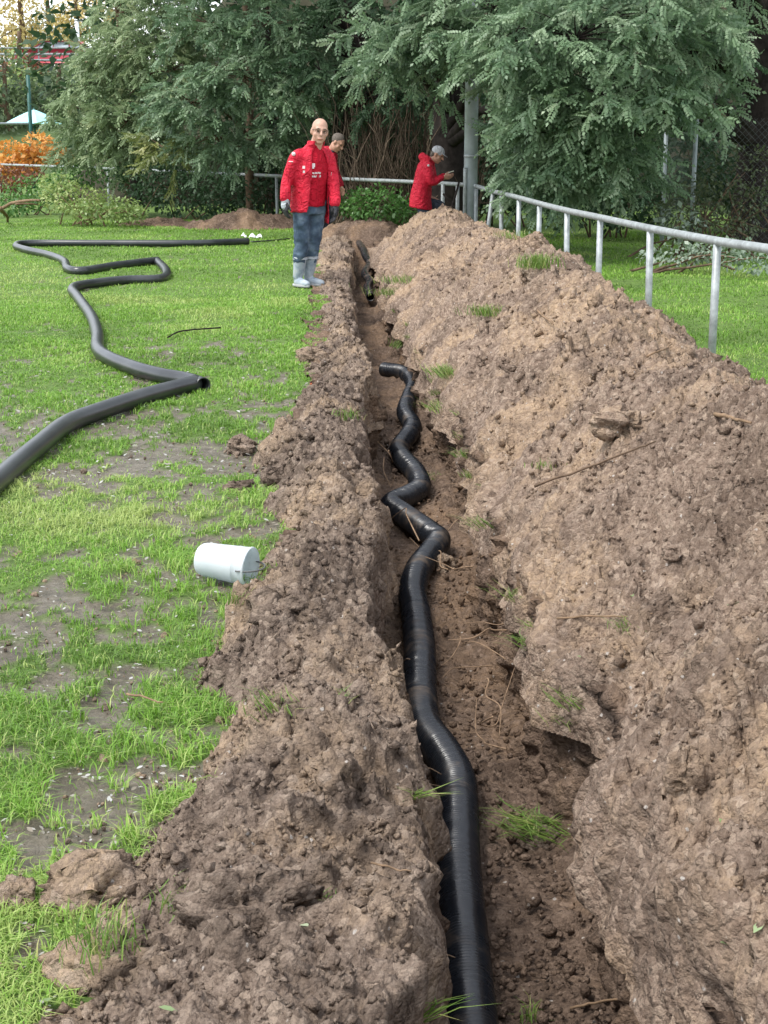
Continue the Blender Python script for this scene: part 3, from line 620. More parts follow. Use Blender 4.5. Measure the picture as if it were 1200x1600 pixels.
big = [((155, 1405), .105, (1.35, .8, .75), 'large cracked soil clod on the grass edge at lower left'),
       ((30, 1410), .05, (1, .9, .9), 'round soil lump at the left frame edge beside the large clod'),
       ((265, 1530), .06, (1.1, .9, .8), 'dark rounded clod just right of the grassy turf sod'),
       ((390, 1440), .10, (1.5, .75, .8), 'long slab of broken soil leaning on the low strip at lower left'),
       ((378, 705), .10, (1.0, .9, .7), 'dark soil clump spilled onto the lawn left of the strip'),
       ((372, 765), .062, (1.2, .8, .7), 'small sod of soil with grass on top, left of two'),
       ((430, 752), .068, (1.1, .8, .8), 'small dark sod of soil beside the strip, right of two'),
       ((490, 560), .10, (1.2, .8, .6), 'soil clump spilled onto the lawn farther up the strip'),
       ((520, 1240), .075, (.9, .9, 1.2), 'upright rounded clod on the low strip near the grass sprout'),
       ((440, 960), .085, (1.2, 1, .8), 'broad dark clod on the low strip just below the bucket'),
       ((835, 395), .12, (1.0, .8, 1.0), 'dark lump on the crest of the high ridge before the barrier'),
       ((1075, 1230), .06, (.8, .8, 1.1), 'orange tan soil block on the slope of the high ridge'),
       ((965, 670), .085, (1.3, .9, .7), 'pale sandy clod on the upper slope of the high ridge'),
       ((930, 485), .07, (.7, .7, 1.3), 'upright reddish soil block near the top of the high ridge'),
       ((690, 890), .075, (1, 1, .8), 'soil clod beside the pipe kink on the trench floor'),
       ((1060, 870), .05, (1.1, .9, .7), 'tan pebble sized clod in the middle of the ridge slope'),
       ((395, 890), .035, (1.3, .7, .7), 'small brown clod lying in the mouth of the bucket')]
for i, ((a, b), r_, sq, lab) in enumerate(big):
    q = surf(a, b); clod('soil_clod', (q[0], q[1], q[2]+r_*sq[2]*.25), r_, 400+i*3, lab, squash=sq, rot=rng.uniform(-.5, .5), mat=M['soil'] if 'ridge' in lab else M['soil_left'], sharp=.75)

def tuft(c, n, h, spread, label, mat=None, soil=0.0, dry=0.1, group=None, droop=0.6, dirv=(0, 0)):
    root = empty('grass_tuft', tuple(c)); tag(root, label, 'grass tuft', group)
    P = np.stack([rng.normal(0, spread, n), rng.normal(0, spread, n), np.full(n, -.004)], -1)
    V, F, vv = blades(P, h*rng.uniform(.5, 1.1, n), rng.uniform(.2, droop*2, n), np.full(n, max(.0015, h*.022))*rng.uniform(.7, 1.3, n), np.clip(rng.normal(.45, .2, n)+(rng.random(n) < dry)*.5, 0, 1))
    V[:, 0] += dirv[0]*V[:, 2]; V[:, 1] += dirv[1]*V[:, 2]
    if dirv[0]: V[:, 2] -= abs(dirv[0])*.5*np.maximum(V[:, 2], 0)
    mk('blades', V, F, mat or M['tuft'], root, attrs={'v': vv})['kind'] = 'stuff'
    if soil:
        b_ = clod('sod', (0, 0, -soil*.55), soil, int(c[1]*100) % 97+500, None, squash=(1.2, 1, .65), cat=None); b_.parent = root
T = [((160, 1505), 130, .075, .040, .085, 'sod of turf with upright green grass at the lower left corner', (0, 0)),
     ((546, 1225), 14, .07, .010, 0, 'bright green grass sprout on the low strip', (0, 0)),
     ((430, 1105), 60, .07, .035, 0, 'flattened grass tuft on the low strip left of the trench', (-.5, 0)),
     ((525, 1100), 34, .06, .02, 0, 'thin grass tuft beside the flattened one on the low strip', (.4, 0)),
     ((632, 1245), 24, .09, .012, 0, 'loose grass blades hanging into the trench from its left lip', (1.0, -.3)),
     ((842, 1310), 200, .10, .045, .06, 'thick green grass tuft hanging from the right trench wall', (-.9, -.2)),
     ((832, 1015), 60, .08, .03, .03, 'narrow grass tuft on the right trench edge by the roots', (-.7, 0)),
     ((900, 1135), 55, .06, .035, .03, 'dry pale grass tuft on the right trench edge', (-.6, 0)),
     ((702, 585), 220, .12, .08, 0, 'row of green grass hanging over the right trench wall far up', (-.6, 0)),
     ((700, 640), 180, .12, .07, 0, 'lower clump of green grass hanging over the right trench wall', (-.6, 0)),
     ((640, 440), 260, .12, .16, 0, 'patch of green turf on the ridge beside the far pipe', (-.3, 0)),
     ((622, 460), 240, .12, .14, 0, 'patch of green turf hanging into the far trench', (-.3, 0)),
     ((628, 545), 160, .13, .07, .05, 'green grass clump on the left trench lip above the pipe end', (.5, 0)),
     ((540, 655), 70, .09, .035, 0, 'upright grass clump on the low strip by the pipe end', (.1, 0)),
     ((435, 850), 60, .05, .03, 0, 'small grass clump between bucket and dark hollow', (0, 0)),
     ((838, 428), 220, .14, .08, .10, 'yellow green grass clump on the crest of the high ridge', (0, 0)),
     ((762, 498), 180, .11, .07, .06, 'dark green grass clump on the slope of the high ridge', (-.2, 0)),
     ((800, 376), 100, .12, .09, .05, 'grass clump on the far crest of the high ridge', (-.2, 0)),
     ((850, 728), 50, .03, .035, 0, 'flat grass remnant on the middle slope of the ridge', (0, 0)),
     ((735, 745), 55, .06, .025, 0, 'thin grass tuft on the right trench edge by the twig', (-.5, 0)),
     ((985, 985), 50, .06, .03, 0, 'sparse grass stalks lying on the ridge slope', (-.4, -.3)),
     ((505, 1405), 22, .04, .018, 0, 'flat little grass remnant on the low strip near its foot', (.4, 0)),
     ((830, 1590), 30, .06, .016, 0, 'small grass tuft at the bottom edge on the trench floor', (0, 0)),
     ((650, 1590), 26, .10, .012, 0, 'long grass blades over the pipe at the bottom edge', (.8, 0)),
     ((280, 1415), 60, .06, .03, 0, 'yellowish grass blades on soil beside the large clod', (.4, 0)),
     ((372, 752), 60, .05, .03, 0, 'short grass on top of the small left sod', (0, 0)),
     ((370, 940), 40, .07, .02, 0, 'dry grass tuft below the bucket', (.2, -.2)),
     ((680, 748), 50, .06, .035, 0, 'grass scraps on the trench floor by the pipe bend', (-.3, 0))]
for (a, b), n, h, sp, so, lab, dv_ in T:
    q = surf(a, b); tuft((q[0], q[1], q[2]+so*.5), n, h, sp, lab, soil=so, dirv=dv_)

for k_ in range(16):
    Y_ = 4.2+k_*.72+rng.uniform(-.2, .2); q = np.array([lip_R(np.array([Y_]))[0]+ax(Y_)+rng.uniform(-.03, .05), Y_, -.02-.05*rng.random()])
    tuft(q, 46, .075+.02*rng.random(), .03, ['nearest', 'second', 'third', 'fourth', 'fifth', 'sixth', 'seventh', 'eighth', 'ninth', 'tenth', 'eleventh', 'twelfth', 'thirteenth', 'fourteenth', 'fifteenth', 'farthest'][k_]+' small grass fringe counted up the lip of the right trench wall', group='grass fringes on the right trench lip', dirv=(-.7, -.1))
def wig(A_, B_, r_, bend=.06, n=9, taper=.4):
    A_, B_ = np.asarray(A_, float), np.asarray(B_, float); t_ = np.linspace(0, 1, n)[:, None]; L_ = np.linalg.norm(B_-A_)
    P = A_+(B_-A_)*t_ + np.cumsum(rng.normal(0, 1, (n, 3)), 0)*L_*bend*.25*np.sin(t_*math.pi)
    P = spline(P[::2], L_/30); return tube(P, r_*np.linspace(1, taper, len(P)), 5)
# roots poking out of the trench walls: parts of the trench
for a, b, z, r_ in [((740, 885), (665, 870), -.2, .0035), ((775, 805), (700, 828), -.12, .004), ((800, 985), (700, 1000), -.28, .004), ((720, 995), (690, 1040), -.4, .003), ((790, 1030), (720, 1010), -.3, .003),
                    ((770, 760), (695, 755), -.15, .003), ((600, 715), (617, 745), -.3, .004), ((607, 705), (590, 690), -.2, .003), ((575, 1215), (690, 1210), -.3, .0035), ((600, 1222), (688, 1228), -.3, .003), ((640, 1475), (560, 1475), -.1, .003),
                    ((640, 1495), (735, 1502), -.34, .003), ((610, 1400), (680, 1390), -.36, .003), ((770, 1120), (815, 1010), -.25, .003), ((790, 1170), (745, 1090), -.35, .003), ((700, 890), (640, 840), -.38, .004), ((655, 845), (605, 815), -.34, .0045),
                    ((820, 780), (730, 790), -.1, .003), ((752, 870), (800, 845), -.15, .003), ((640, 1030), (600, 1040), -.3, .003), ((860, 975), (770, 1000), -.15, .003), ((770, 1040), (690, 1060), -.42, .003), ((760, 1060), (780, 1150), -.3, .0035), ((830, 960), (720, 975), -.2, .003)]:
    A_, B_ = at_z(*a, z), at_z(*b, z-.05); o = mk('root', *wig(A_, B_, r_, .2), M['root'], trench, smooth=True)
for (a, b), r_, lab in [(((835, 775), (1025, 705)), .006, 'long thin dark twig lying across the slope of the high ridge'),
                        (((870, 985), (1020, 975)), .004, 'thin straight twig lying on the lower slope of the high ridge'),
                        (((1115, 665), (1170, 680)), .009, 'short pale stick near the crest of the high ridge'),
                        (((840, 495), (865, 520)), .008, 'short pale stick on the far part of the high ridge'),
                        (((890, 540), (892, 562)), .011, 'short dark stick standing in the high ridge'),
                        (((935, 1590), (1050, 1565)), .004, 'forked twig on the soil at the lower right edge'),
                        (((890, 1600), (1010, 1580)), .004, 'thin twig below the forked one at the lower right edge'),
                        (((1010, 570), (1050, 555)), .006, 'curved pale twig on the upper ridge near the crest'),
                        (((580, 1375), (640, 1395)), .003, 'thin root lying on the low strip beside the pipe'),
                        (((200, 1105), (250, 1120)), .004, 'short brown twig lying in the grass left of the strip'),
                        (((205, 352), (290, 340)), .015, 'pale bare branch on the flat soil by the cut branches')]:
    Q = [surf(a[0]+(b[0]-a[0])*k_, a[1]+(b[1]-a[1])*k_) for k_ in np.linspace(0, 1, 7)]; Q = [Q[0]]+[q for i_, q in enumerate(Q[1:]) if np.linalg.norm(q-Q[0]) < 1.7]
    Q = np.array(Q)+[0, 0, .035+r_]; Q[1:-1] = (Q[:-2]+Q[1:-1]*2+Q[2:])/4
    P = spline(Q, .04); P += np.cumsum(rng.normal(0, .0018, P.shape), 0)
    o = mk('twig', *tube(P, r_*np.linspace(1, .5, len(P)), 6), M['twig'] if 'dark' not in lab else M['bark_brown'], smooth=True); tag(o, lab, 'twig')
# small fallen green leaves on the soil
M['leaf'] = leaf_mat('fresh fallen leaf', (0.16, 0.27, 0.09), (0.26, 0.36, 0.16), (0.45, 0.52, 0.34))
for a, b, lab in [(1130, 1305, 'small green leaf on the ridge slope at right'), (1185, 1468, 'pale green leaf at the right edge near the bottom'), (1135, 1495, 'green leaf on the soil at lower right'), (1145, 957, 'pale leaf on the ridge slope near the right edge'), (985, 940, 'tiny pale leaf in the middle of the ridge slope'),
                  (476, 1465, 'green leaf on the low strip at lower left'), (262, 1597, 'green leaf at the bottom edge left of the strip'), (75, 1582, 'grey leaf in the lower left corner'), (908, 1040, 'tiny leaf above the dry grass tuft'), (1075, 1035, 'little leaf on the right slope above the tan block')]:
    q = surf(a, b); V = LV*np.array([.018, .018, .018])+np.array([0, 0, .004]); a_ = rng.uniform(0, 6); V = V @ np.array(Matrix.Rotation(a_, 3, 'Z') @ Matrix.Rotation(.35, 3, 'X')).T
    o = mk('fallen_leaf', V, [LF], M['leaf'], attrs={'v': np.full(6, .35+.6*rng.random())}); o.location = (q[0], q[1], q[2]+.022); tag(o, lab, 'leaf')
q = at_z(497, 605); o = clod('brick_shard', (q[0], q[1], .02), .035, 901, 'small orange red brick shard on the grass near the strip', mat=plain('brick red', (.45, .12, .06)), cat='shard', squash=(1.5, .8, .5))
# ------------------------------------------------------------------ foliage builders
def frond_template(np_=6, seed=0):
    r_ = np.random.default_rng(seed); V = []; F = []
    def leaflet(b, d, l, w):
        d = d/np.linalg.norm(d); s = np.array([d[1], -d[0], 0]); s = s/(np.linalg.norm(s)+1e-9)
        k = len(V); m = b+d*l*.5
        V.extend([b, m+s*w+[0, 0, .02], b+d*l+[0, 0, -.03], m-s*w+[0, 0, .02]]); F.append([k, k+1, k+2, k+3])
    for i in range(np_):
        y = .16+.78*i/np_; z = -.28*y*y
        for sd in (-1, 1):
            leaflet(np.array([0, y, z]), np.array([sd*1.0, .35+.3*r_.random(), -.3-.5*r_.random()]), .27*(1-.2*abs(i-2)/3), .088)
    leaflet(np.array([0, .95, -.27]), np.array([0.05, 1, -.5]), .26, .09)
    return np.array(V), np.array(F)
FT = [frond_template(5, s) for s in range(3)]
def unit(v): return v/(np.linalg.norm(v, axis=-1, keepdims=True)+1e-9)
def sprays(C, Dd, ln, k=9, fl=.22):
    """drooping twigs hung with pinnate leaves; returns mesh arrays, per-vertex tone and the twig lines"""
    n = len(C); out = []; tone = []
    Dd = unit(Dd); side = unit(np.cross(Dd, np.array([0, 0, 1.0])+0*Dd))
    base = rng.normal(.42, .16, n)
    t = (np.arange(k)+.5)/k
    P = C[:, None]+Dd[:, None]*(t[None, :, None]*ln[:, None, None]); P[..., 2] -= .45*t[None]**2*ln[:, None]
    sg = np.where(np.arange(k) % 2 == 0, 1.0, -1.0)[None, :, None]
    FD = unit(Dd[:, None]*(.6+.5*t[None, :, None]) + side[:, None]*sg*.9*(1-.6*t[None, :, None]) + rng.normal(0, .42, (n, k, 3)) - np.array([0, 0, .34]))
    U = np.array([0, 0, 1.0])+rng.normal(0, .5, (n, k, 3))
    Pf = P.reshape(-1, 3); Df = FD.reshape(-1, 3); Uf = U.reshape(-1, 3); tn = np.repeat(base, k)+rng.normal(0, .10, n*k)+rng.normal(0, .05, n*k)
    which = rng.integers(0, 3, len(Pf)); parts = []; vv = []
    s = fl*rng.uniform(.75, 1.2, len(Pf))
    for w in range(3):
        m = which == w; TV, TF = FT[w]; V, F = scatter(TV, TF, Pf[m], frame_mats(Df[m], Uf[m]), s[m])
        parts.append((V, F)); vv.append(np.repeat(tn[m], len(TV)))
    return parts, vv, P
QV = np.array([[0, 0, 0], [.32, .5, .06], [0, 1, -.08], [-.32, .5, .06]]); QF = np.array([[0, 1, 2, 3]])
def leafcloud(C, rad, n, size, tone=.45, droop=.3, shell=.55):
    d = unit(rng.normal(size=(n, 3))); r_ = rng.random(n)**(1/3.0); r_ = np.where(rng.random(n) < shell, .75+.3*rng.random(n), r_)
    lump = 1+.55*vn3(d[:, 0]*2.2+C[0], d[:, 1]*2.2+C[1], d[:, 2]*2.2, 7)
    P = np.asarray(C)+d*r_[:, None]*lump[:, None]*np.asarray(rad)
    D = unit(d*.7+rng.normal(0, .6, (n, 3))-np.array([0, 0, droop])); U = np.array([0, 0, 1.0])+rng.normal(0, .5, (n, 3))+d*.6
    V, F = scatter(QV, QF, P, frame_mats(D, U), size*rng.uniform(.6, 1.3, n))
    cl = vn3(P[:, 0]*2.5, P[:, 1]*2.5, P[:, 2]*2.5, 3)
    return (V, F), np.repeat(np.clip(tone+.5*cl+rng.normal(0, .14, n), 0, 1), 4)
def limb(A_, B_, r0, r1, sag=0.15, n=10, wob=.05):
    A_, B_ = np.asarray(A_, float), np.asarray(B_, float); t = np.linspace(0, 1, n)[:, None]; L_ = np.linalg.norm(B_-A_)
    P = A_+(B_-A_)*t; P[:, 2] += (np.sin(t*math.pi)*sag*L_)[:, 0]; P += np.cumsum(rng.normal(0, 1, P.shape), 0)*wob*L_/n*np.sin(t*math.pi)
    return tube(P, np.linspace(r0, r1, n), 8)
def tree(name, label, base, top, r0, blobs, bark, group='trees behind the barriers', lean=(0, 0), canopy=(), leafm='robinia', fl=.22, dens=1.0, trunk_label=None):
    base = np.asarray(base, float); root = empty(name, tuple(base)); tag(root, label, 'tree', group)
    tp_ = base+np.array([lean[0], lean[1], top]); P = np.stack([base+[0, 0, -.4], base+(tp_-base)*.12, base+(tp_-base)*.35+[.04, .03, 0], base+(tp_-base)*.65-[.06, 0, 0], tp_]); P = spline(P, .3)
    k = np.linspace(1, .4, len(P)); k[0] *= 1.35; k[1] *= 1.15
    V, F = tube(P, r0*k, 14); V = V+.12*r0*np.stack([vn3(V[:, 0]*9, V[:, 1]*9, V[:, 2]*2, 3), vn3(V[:, 0]*9, V[:, 1]*9, V[:, 2]*2, 4), 0*V[:, 0]], -1)*3
    tk = mk('trunk', V-base, F, bark, root, smooth=True)
    groups = {}; limbs = []; 
    for (c, rad, ns, mt) in blobs:
        c = np.asarray(c, float); rad = np.asarray(rad, float); ns = max(3, int(ns*dens))
        d = unit(rng.normal(size=(ns, 3))); r_ = rng.random((ns, 1))**.5; lump = 1+.5*vn3(d[:, 0]*1.8+c[0], d[:, 1]*1.8, d[:, 2]*1.8, 9)[:, None]
        C = c+d*r_*rad*lump
        h_ = min(max(c[2]-base[2]-.6, top*.15), top*.93); A_ = base+(tp_-base)*(h_/top)
        limbs.append(limb(A_, c, r0*.32*(1-.5*h_/top)+.01, .012, .08))
        away = unit((C-A_)*np.array([1, 1, .25])); Dd = unit(d*np.array([1, 1, .35])+away*.5+rng.normal(0, .25, (ns, 3))+np.array([0, -.25, .0]))
        parts, vv, TW = sprays(C, Dd, rng.uniform(.35, .7, ns)*max(.7, min(1.2, rad.mean())), 9, fl)
        g = groups.setdefault(mt or leafm, ([], [])); g[0].extend(parts); g[1].extend(vv)
        for j in range(0, ns, 3): limbs.append(limb(c, TW[j, 0], .012, .004, .05, 5))
    for (c, rad, n, sz) in canopy:
        pt, vv = leafcloud(c, rad, n, sz, .4); g = groups.setdefault(leafm, ([], [])); g[0].append(pt); g[1].append(vv)
        h_ = min(max(c[2]-base[2]-1, top*.4), top*.97); limbs.append(limb(base+(tp_-base)*(h_/top), c, r0*.3+.01, .02, .05))
    V, F = joinm(limbs); mk('branches', V-base, F, bark, root, smooth=True)['kind'] = 'stuff'
    for m_, (ps_, vs_) in groups.items():
        V, F = joinm(ps_); o = mk('crown', V-base, F, M[m_], root, attrs={'v': np.clip(np.concatenate(vs_), 0, 1)}); o['kind'] = 'stuff'
    return root
def Bl(px, py, Y, rx, ry, rz, n, m=None): return (at_y(px, py, Y), (rx, ry, rz), n, m)
def can(X, Y, Z, rx, ry, rz, n=500, s=.26): return ((X, Y, Z), (rx, ry, rz), n, s)

# right-hand locust trees behind the barrier
tree('locust_tree', 'big locust tree at the right with dark trunk and drooping feathery leaves', (5.72, 24.2, 0), 10, .33,
     [Bl(1010, 40, 20.6, 1.1, .9, .6, 75), Bl(900, 60, 20, .9, .8, .6, 70), Bl(1085, 75, 21.5, .55, .7, .7, 55), Bl(960, 150, 20.2, 1.1, .8, .5, 85), Bl(875, 180, 20.5, .7, .7, .5, 60), Bl(1060, 150, 21.5, .7, .7, .5, 45),
      Bl(870, 270, 21, .7, .6, .28, 50), Bl(930, 245, 20.8, .9, .7, .35, 60), Bl(900, 210, 20.6, .9, .7, .4, 45), Bl(1120, 40, 23, .35, .5, .5, 16), Bl(960, -60, 20.5, 1.6, 1.2, .6, 60), Bl(1090, -75, 21, 1.0, 1.2, .6, 34), Bl(800, 60, 20.5, .8, .7, .5, 55)],
     M['bark'], canopy=[can(6, 24, 7.5, 3, 3, 2), can(4, 21.5, 6, 2.4, 2, 1.3), can(8, 21, 5.5, 2.5, 2.5, 1.8), can(3, 25, 7, 2.4, 2.2, 1.6), can(9.5, 25, 5, 2.2, 2.5, 2.8)])
tree('locust_tree', 'locust tree behind the grey pole with dark trunk and hanging leaf sprays', (1.12, 27.2, 0), 10, .36,
     [Bl(730, 60, 22.4, .8, .7, .5, 60), Bl(805, 130, 22.2, .4, .5, .4, 40), Bl(835, 205, 22.3, .5, .5, .35, 42), Bl(660, 40, 23, .8, .7, .4, 50), Bl(600, 95, 23.5, .38, .5, .25, 22), Bl(560, 60, 24, .3, .5, .5, 14), Bl(685, 105, 23.2, .45, .5, .25, 26), Bl(835, 285, 22.6, .4, .5, .22, 22), Bl(770, 10, 22, .8, .8, .5, 40), Bl(720, -70, 22.5, 1.8, 1.2, .7, 60)],
     M['bark'], canopy=[can(1, 26, 7, 3, 2.6, 2, 700), can(.5, 23.4, 5.6, 2.4, 1.6, 1.0), can(2.5, 28.5, 6, 2.5, 2.5, 2.2)])
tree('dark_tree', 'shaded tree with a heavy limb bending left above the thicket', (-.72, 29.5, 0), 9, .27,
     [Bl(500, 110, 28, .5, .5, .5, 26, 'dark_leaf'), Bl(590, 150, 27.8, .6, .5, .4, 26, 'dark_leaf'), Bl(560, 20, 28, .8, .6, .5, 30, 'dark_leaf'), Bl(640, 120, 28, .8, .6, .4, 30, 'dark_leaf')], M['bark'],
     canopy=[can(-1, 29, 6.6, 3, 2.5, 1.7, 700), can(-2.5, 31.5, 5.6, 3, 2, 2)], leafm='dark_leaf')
A_ = at_y(548, 42, 28.9); B_ = at_y(452, 44, 28.6)
o = mk('limb', *[x if i else x-np.array([-.72, 29.5, 0]) for i, x in enumerate(joinm([limb(A_+[.0, .3, .1], B_, .15, .05, .02), limb(A_+[0, .2, .9], A_+[0, .3, -.6], .2, .22, 0)]))], M['bark'], bpy.data.objects['dark_tree'], smooth=True)
tree('locust_tree', 'slender locust tree with thin trunk, left of the man in front', (-2.62, 30.6, 0), 8, .085,
     [Bl(420, 40, 29, .9, .8, .6, 65), Bl(330, 40, 29.2, .8, .7, .6, 55), Bl(480, 60, 29, .6, .6, .5, 34), Bl(380, 120, 28.8, .9, .7, .45, 70), Bl(460, 150, 28.6, .6, .6, .4, 42), Bl(300, 160, 29, .8, .7, .45, 60), Bl(260, 235, 29.3, .5, .5, .35, 18, 'yellowing'), Bl(335, 215, 29, .6, .6, .35, 40), Bl(420, 215, 29, .5, .5, .4, 36), Bl(450, 110, 29.6, .5, .5, .4, 28), Bl(390, -70, 29, 2, 1.2, .7, 60)],
     M['bark_brown'], canopy=[can(-3, 30, 6.2, 2.4, 2, 1.3, 600), can(-1.6, 31, 6.4, 2, 2, 1.4)])
tree('locust_tree', 'pale feathery locust tree left of the slender trunk, beside the orange bush', (-5.5, 33.6, 0), 6.5, .06,
     [Bl(220, 70, 32, .9, .8, .6, 55, 'robinia_pale'), Bl(150, 130, 32.5, .7, .7, .5, 48, 'robinia_pale'), Bl(230, 160, 32, .8, .7, .5, 55, 'robinia_pale'), Bl(150, 205, 32.5, .75, .7, .45, 52, 'robinia_pale'), Bl(215, 235, 32.3, .8, .7, .4, 48, 'robinia_pale'), Bl(110, 235, 33, .3, .5, .3, 16, 'robinia_pale'), Bl(185, 20, 33, .55, .6, .55, 34), Bl(260, 15, 32, .9, .8, .5, 50), Bl(110, 165, 33, .3, .4, .35, 14, 'robinia_pale'), Bl(280, -60, 32, 1.4, 1, .6, 36), Bl(180, 90, 32.5, .7, .6, .4, 40, 'robinia_pale'), Bl(270, 110, 31.8, .7, .6, .45, 42, 'robinia_pale'), Bl(290, 60, 32, .7, .6, .4, 36, 'robinia_pale'), Bl(200, 190, 31.8, .8, .6, .4, 44, 'robinia_pale'), Bl(145, 85, 33, .35, .5, .3, 16, 'robinia_pale')],
     M['bark_brown'], leafm='robinia_pale')

# ------------------------------------------------------------------ shrubs and undergrowth
def shrub(name, label, base, clouds, m_, cat='shrub', group=None, stems=7, stem_h=1.0, sm='bark_brown', size=.09, spread=.35):
    base = np.asarray(base, float); root = empty(name, tuple(base)); tag(root, label, cat, group); ps_ = []; vs_ = []
    for (c, rad, n, tone) in clouds:
        pt, vv = leafcloud(c, rad, n, size, tone); ps_.append(pt); vs_.append(vv)
    V, F = joinm(ps_); o = mk('foliage', V-base, F, M[m_], root, attrs={'v': np.concatenate(vs_)}); o['kind'] = 'stuff'
    st = []
    for k in range(stems):
        c = clouds[k % len(clouds)]; q = np.asarray(c[0])+rng.normal(0, .3, 3)*np.asarray(c[1]); st.append(limb(base+np.array([rng.normal(0, spread), rng.normal(0, spread*.6), -.05]), q, .018, .006, .05, 7, .12))
    V, F = joinm(st); so = mk('stems', V-base, F, M[sm], root, smooth=True); so['kind'] = 'stuff'
    return root
def C(px, py, Y, rx, ry, rz, n, tone=.4): return (at_y(px, py, Y), (rx, ry, rz), n, tone)
def gnd(px, Y): q = at_y(px, 300, Y); return (q[0], q[1], 0)
G = 'dark undergrowth behind the barrier'
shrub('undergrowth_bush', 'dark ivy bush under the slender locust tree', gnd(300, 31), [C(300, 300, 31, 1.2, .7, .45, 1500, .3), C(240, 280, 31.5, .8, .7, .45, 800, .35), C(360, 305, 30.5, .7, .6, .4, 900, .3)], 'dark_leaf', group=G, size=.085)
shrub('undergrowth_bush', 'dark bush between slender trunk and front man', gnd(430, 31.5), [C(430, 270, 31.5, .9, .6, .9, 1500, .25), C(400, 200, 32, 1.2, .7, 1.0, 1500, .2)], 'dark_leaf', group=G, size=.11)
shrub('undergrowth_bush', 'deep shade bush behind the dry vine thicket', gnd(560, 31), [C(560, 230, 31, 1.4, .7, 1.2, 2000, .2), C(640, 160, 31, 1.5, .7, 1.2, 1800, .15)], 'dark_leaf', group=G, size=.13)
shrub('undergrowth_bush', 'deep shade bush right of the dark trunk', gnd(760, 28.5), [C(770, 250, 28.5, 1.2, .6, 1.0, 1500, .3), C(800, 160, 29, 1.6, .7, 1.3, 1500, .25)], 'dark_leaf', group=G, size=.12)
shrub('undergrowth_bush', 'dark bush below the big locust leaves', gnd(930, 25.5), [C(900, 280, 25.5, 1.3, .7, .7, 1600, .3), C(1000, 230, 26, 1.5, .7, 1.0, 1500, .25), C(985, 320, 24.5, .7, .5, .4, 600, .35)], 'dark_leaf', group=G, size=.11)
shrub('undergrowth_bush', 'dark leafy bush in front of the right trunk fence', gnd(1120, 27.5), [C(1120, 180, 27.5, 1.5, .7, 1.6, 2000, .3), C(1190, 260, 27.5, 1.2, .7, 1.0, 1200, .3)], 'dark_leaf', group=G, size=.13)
shrub('olive_shrub', 'grey green twiggy shrub leaning at the right behind the barrier', gnd(1130, 21.5), [C(1130, 330, 21.3, 1.0, .6, .42, 1300, .5), C(1170, 280, 21.8, .7, .6, .5, 800, .45), C(1080, 330, 21.5, .45, .5, .4, 520, .45)], 'olive', stems=22, size=.055, spread=.6)
shrub('fallen_branch', 'fallen branch with pale wilted leaves on the grass behind the barrier', gnd(1085, 19), [C(1060, 398, 18.8, .45, .35, .12, 240, .55), C(1130, 392, 18.6, .5, .4, .14, 260, .5), C(1185, 408, 18, .4, .35, .13, 190, .5)], 'silver', 'branch', stems=8, size=.065, spread=.5)
shrub('fallen_branch', 'broad green leaves hanging at the foot of the right shrub', gnd(1075, 21), [C(1065, 350, 20.8, .35, .3, .2, 130, .6)], 'silver', 'branch', stems=3, size=.09)
shrub('weeds', 'bright green weeds at the far end of the trench', gnd(595, 25.6), [C(590, 320, 25.4, .55, .4, .28, 900, .45), C(640, 330, 25.6, .4, .4, .25, 550, .4), C(560, 318, 25.8, .4, .3, .25, 450, .35)], 'weed', 'weeds', stems=8, size=.075)
shrub('cut_branches', 'heap of cut branches with yellow green leaves on the lawn edge', gnd(130, 29), [C(110, 310, 29, .6, .45, .28, 620, .55), C(160, 325, 28.6, .7, .45, .24, 720, .4), C(90, 290, 29.4, .35, .35, .22, 300, .7), C(200, 335, 28.4, .35, .4, .16, 300, .35)], 'limegreen', 'branches', stems=12, sm='twig', size=.075)
shrub('green_weeds', 'green weeds behind the cut branches at the left', gnd(60, 33), [C(60, 300, 33, .7, .5, .3, 700, .5), C(20, 320, 32, .6, .5, .2, 450, .5), C(130, 275, 33.5, .8, .5, .28, 620, .45)], 'weed', 'weeds', stems=8, size=.085)
shrub('orange_bush', 'bright orange autumn sumac bush above the left barrier', gnd(40, 43), [C(20, 245, 43, .6, .5, .42, 420, .4), C(62, 228, 43, .5, .5, .35, 330, .6), C(15, 265, 42.5, .5, .4, .3, 260, .25), C(95, 245, 43, .3, .3, .2, 90, .2), C(50, 250, 43, .6, .4, .3, 260, .5)], 'orange', stems=9, size=.15)
shrub('root_pile', 'brown heap of roots and dead leaves under the orange bush', gnd(15, 39), [C(10, 278, 39, .6, .4, .28, 420, .35), C(45, 272, 39.5, .4, .35, .2, 200, .3)], 'autumn_red', 'roots', stems=14, size=.1)
# bare cut branches at the left edge
p0 = np.array(gnd(20, 28.0)); root = empty('bare_branch', tuple(p0)); tag(root, 'bare brown cut branch lying at the left edge of the lawn', 'branch')
L_ = [limb(at_z(-30, 345, .02)-p0, at_y(62, 313, 28.2)-p0, .045, .02, .05), limb(at_y(0, 325, 28)-p0, at_z(12, 347, .02)-p0, .04, .02, .0), limb(at_y(25, 319, 28)-p0, at_y(60, 320, 28.4)-p0, .02, .01, .02)]
V, F = joinm(L_); mk('wood', V, F, M['twig'], root, smooth=True)
# broken branch stub on the right tree
p0 = at_y(1058, 113, 20.8); p1 = at_y(1140, 196, 22.4)
o = mk('broken_branch', *limb(p0, p1, .065, .035, .0, 9, .08), M['bark_brown'], smooth=True); tag(o, 'broken brown branch sticking out of the leaves at upper right', 'branch')

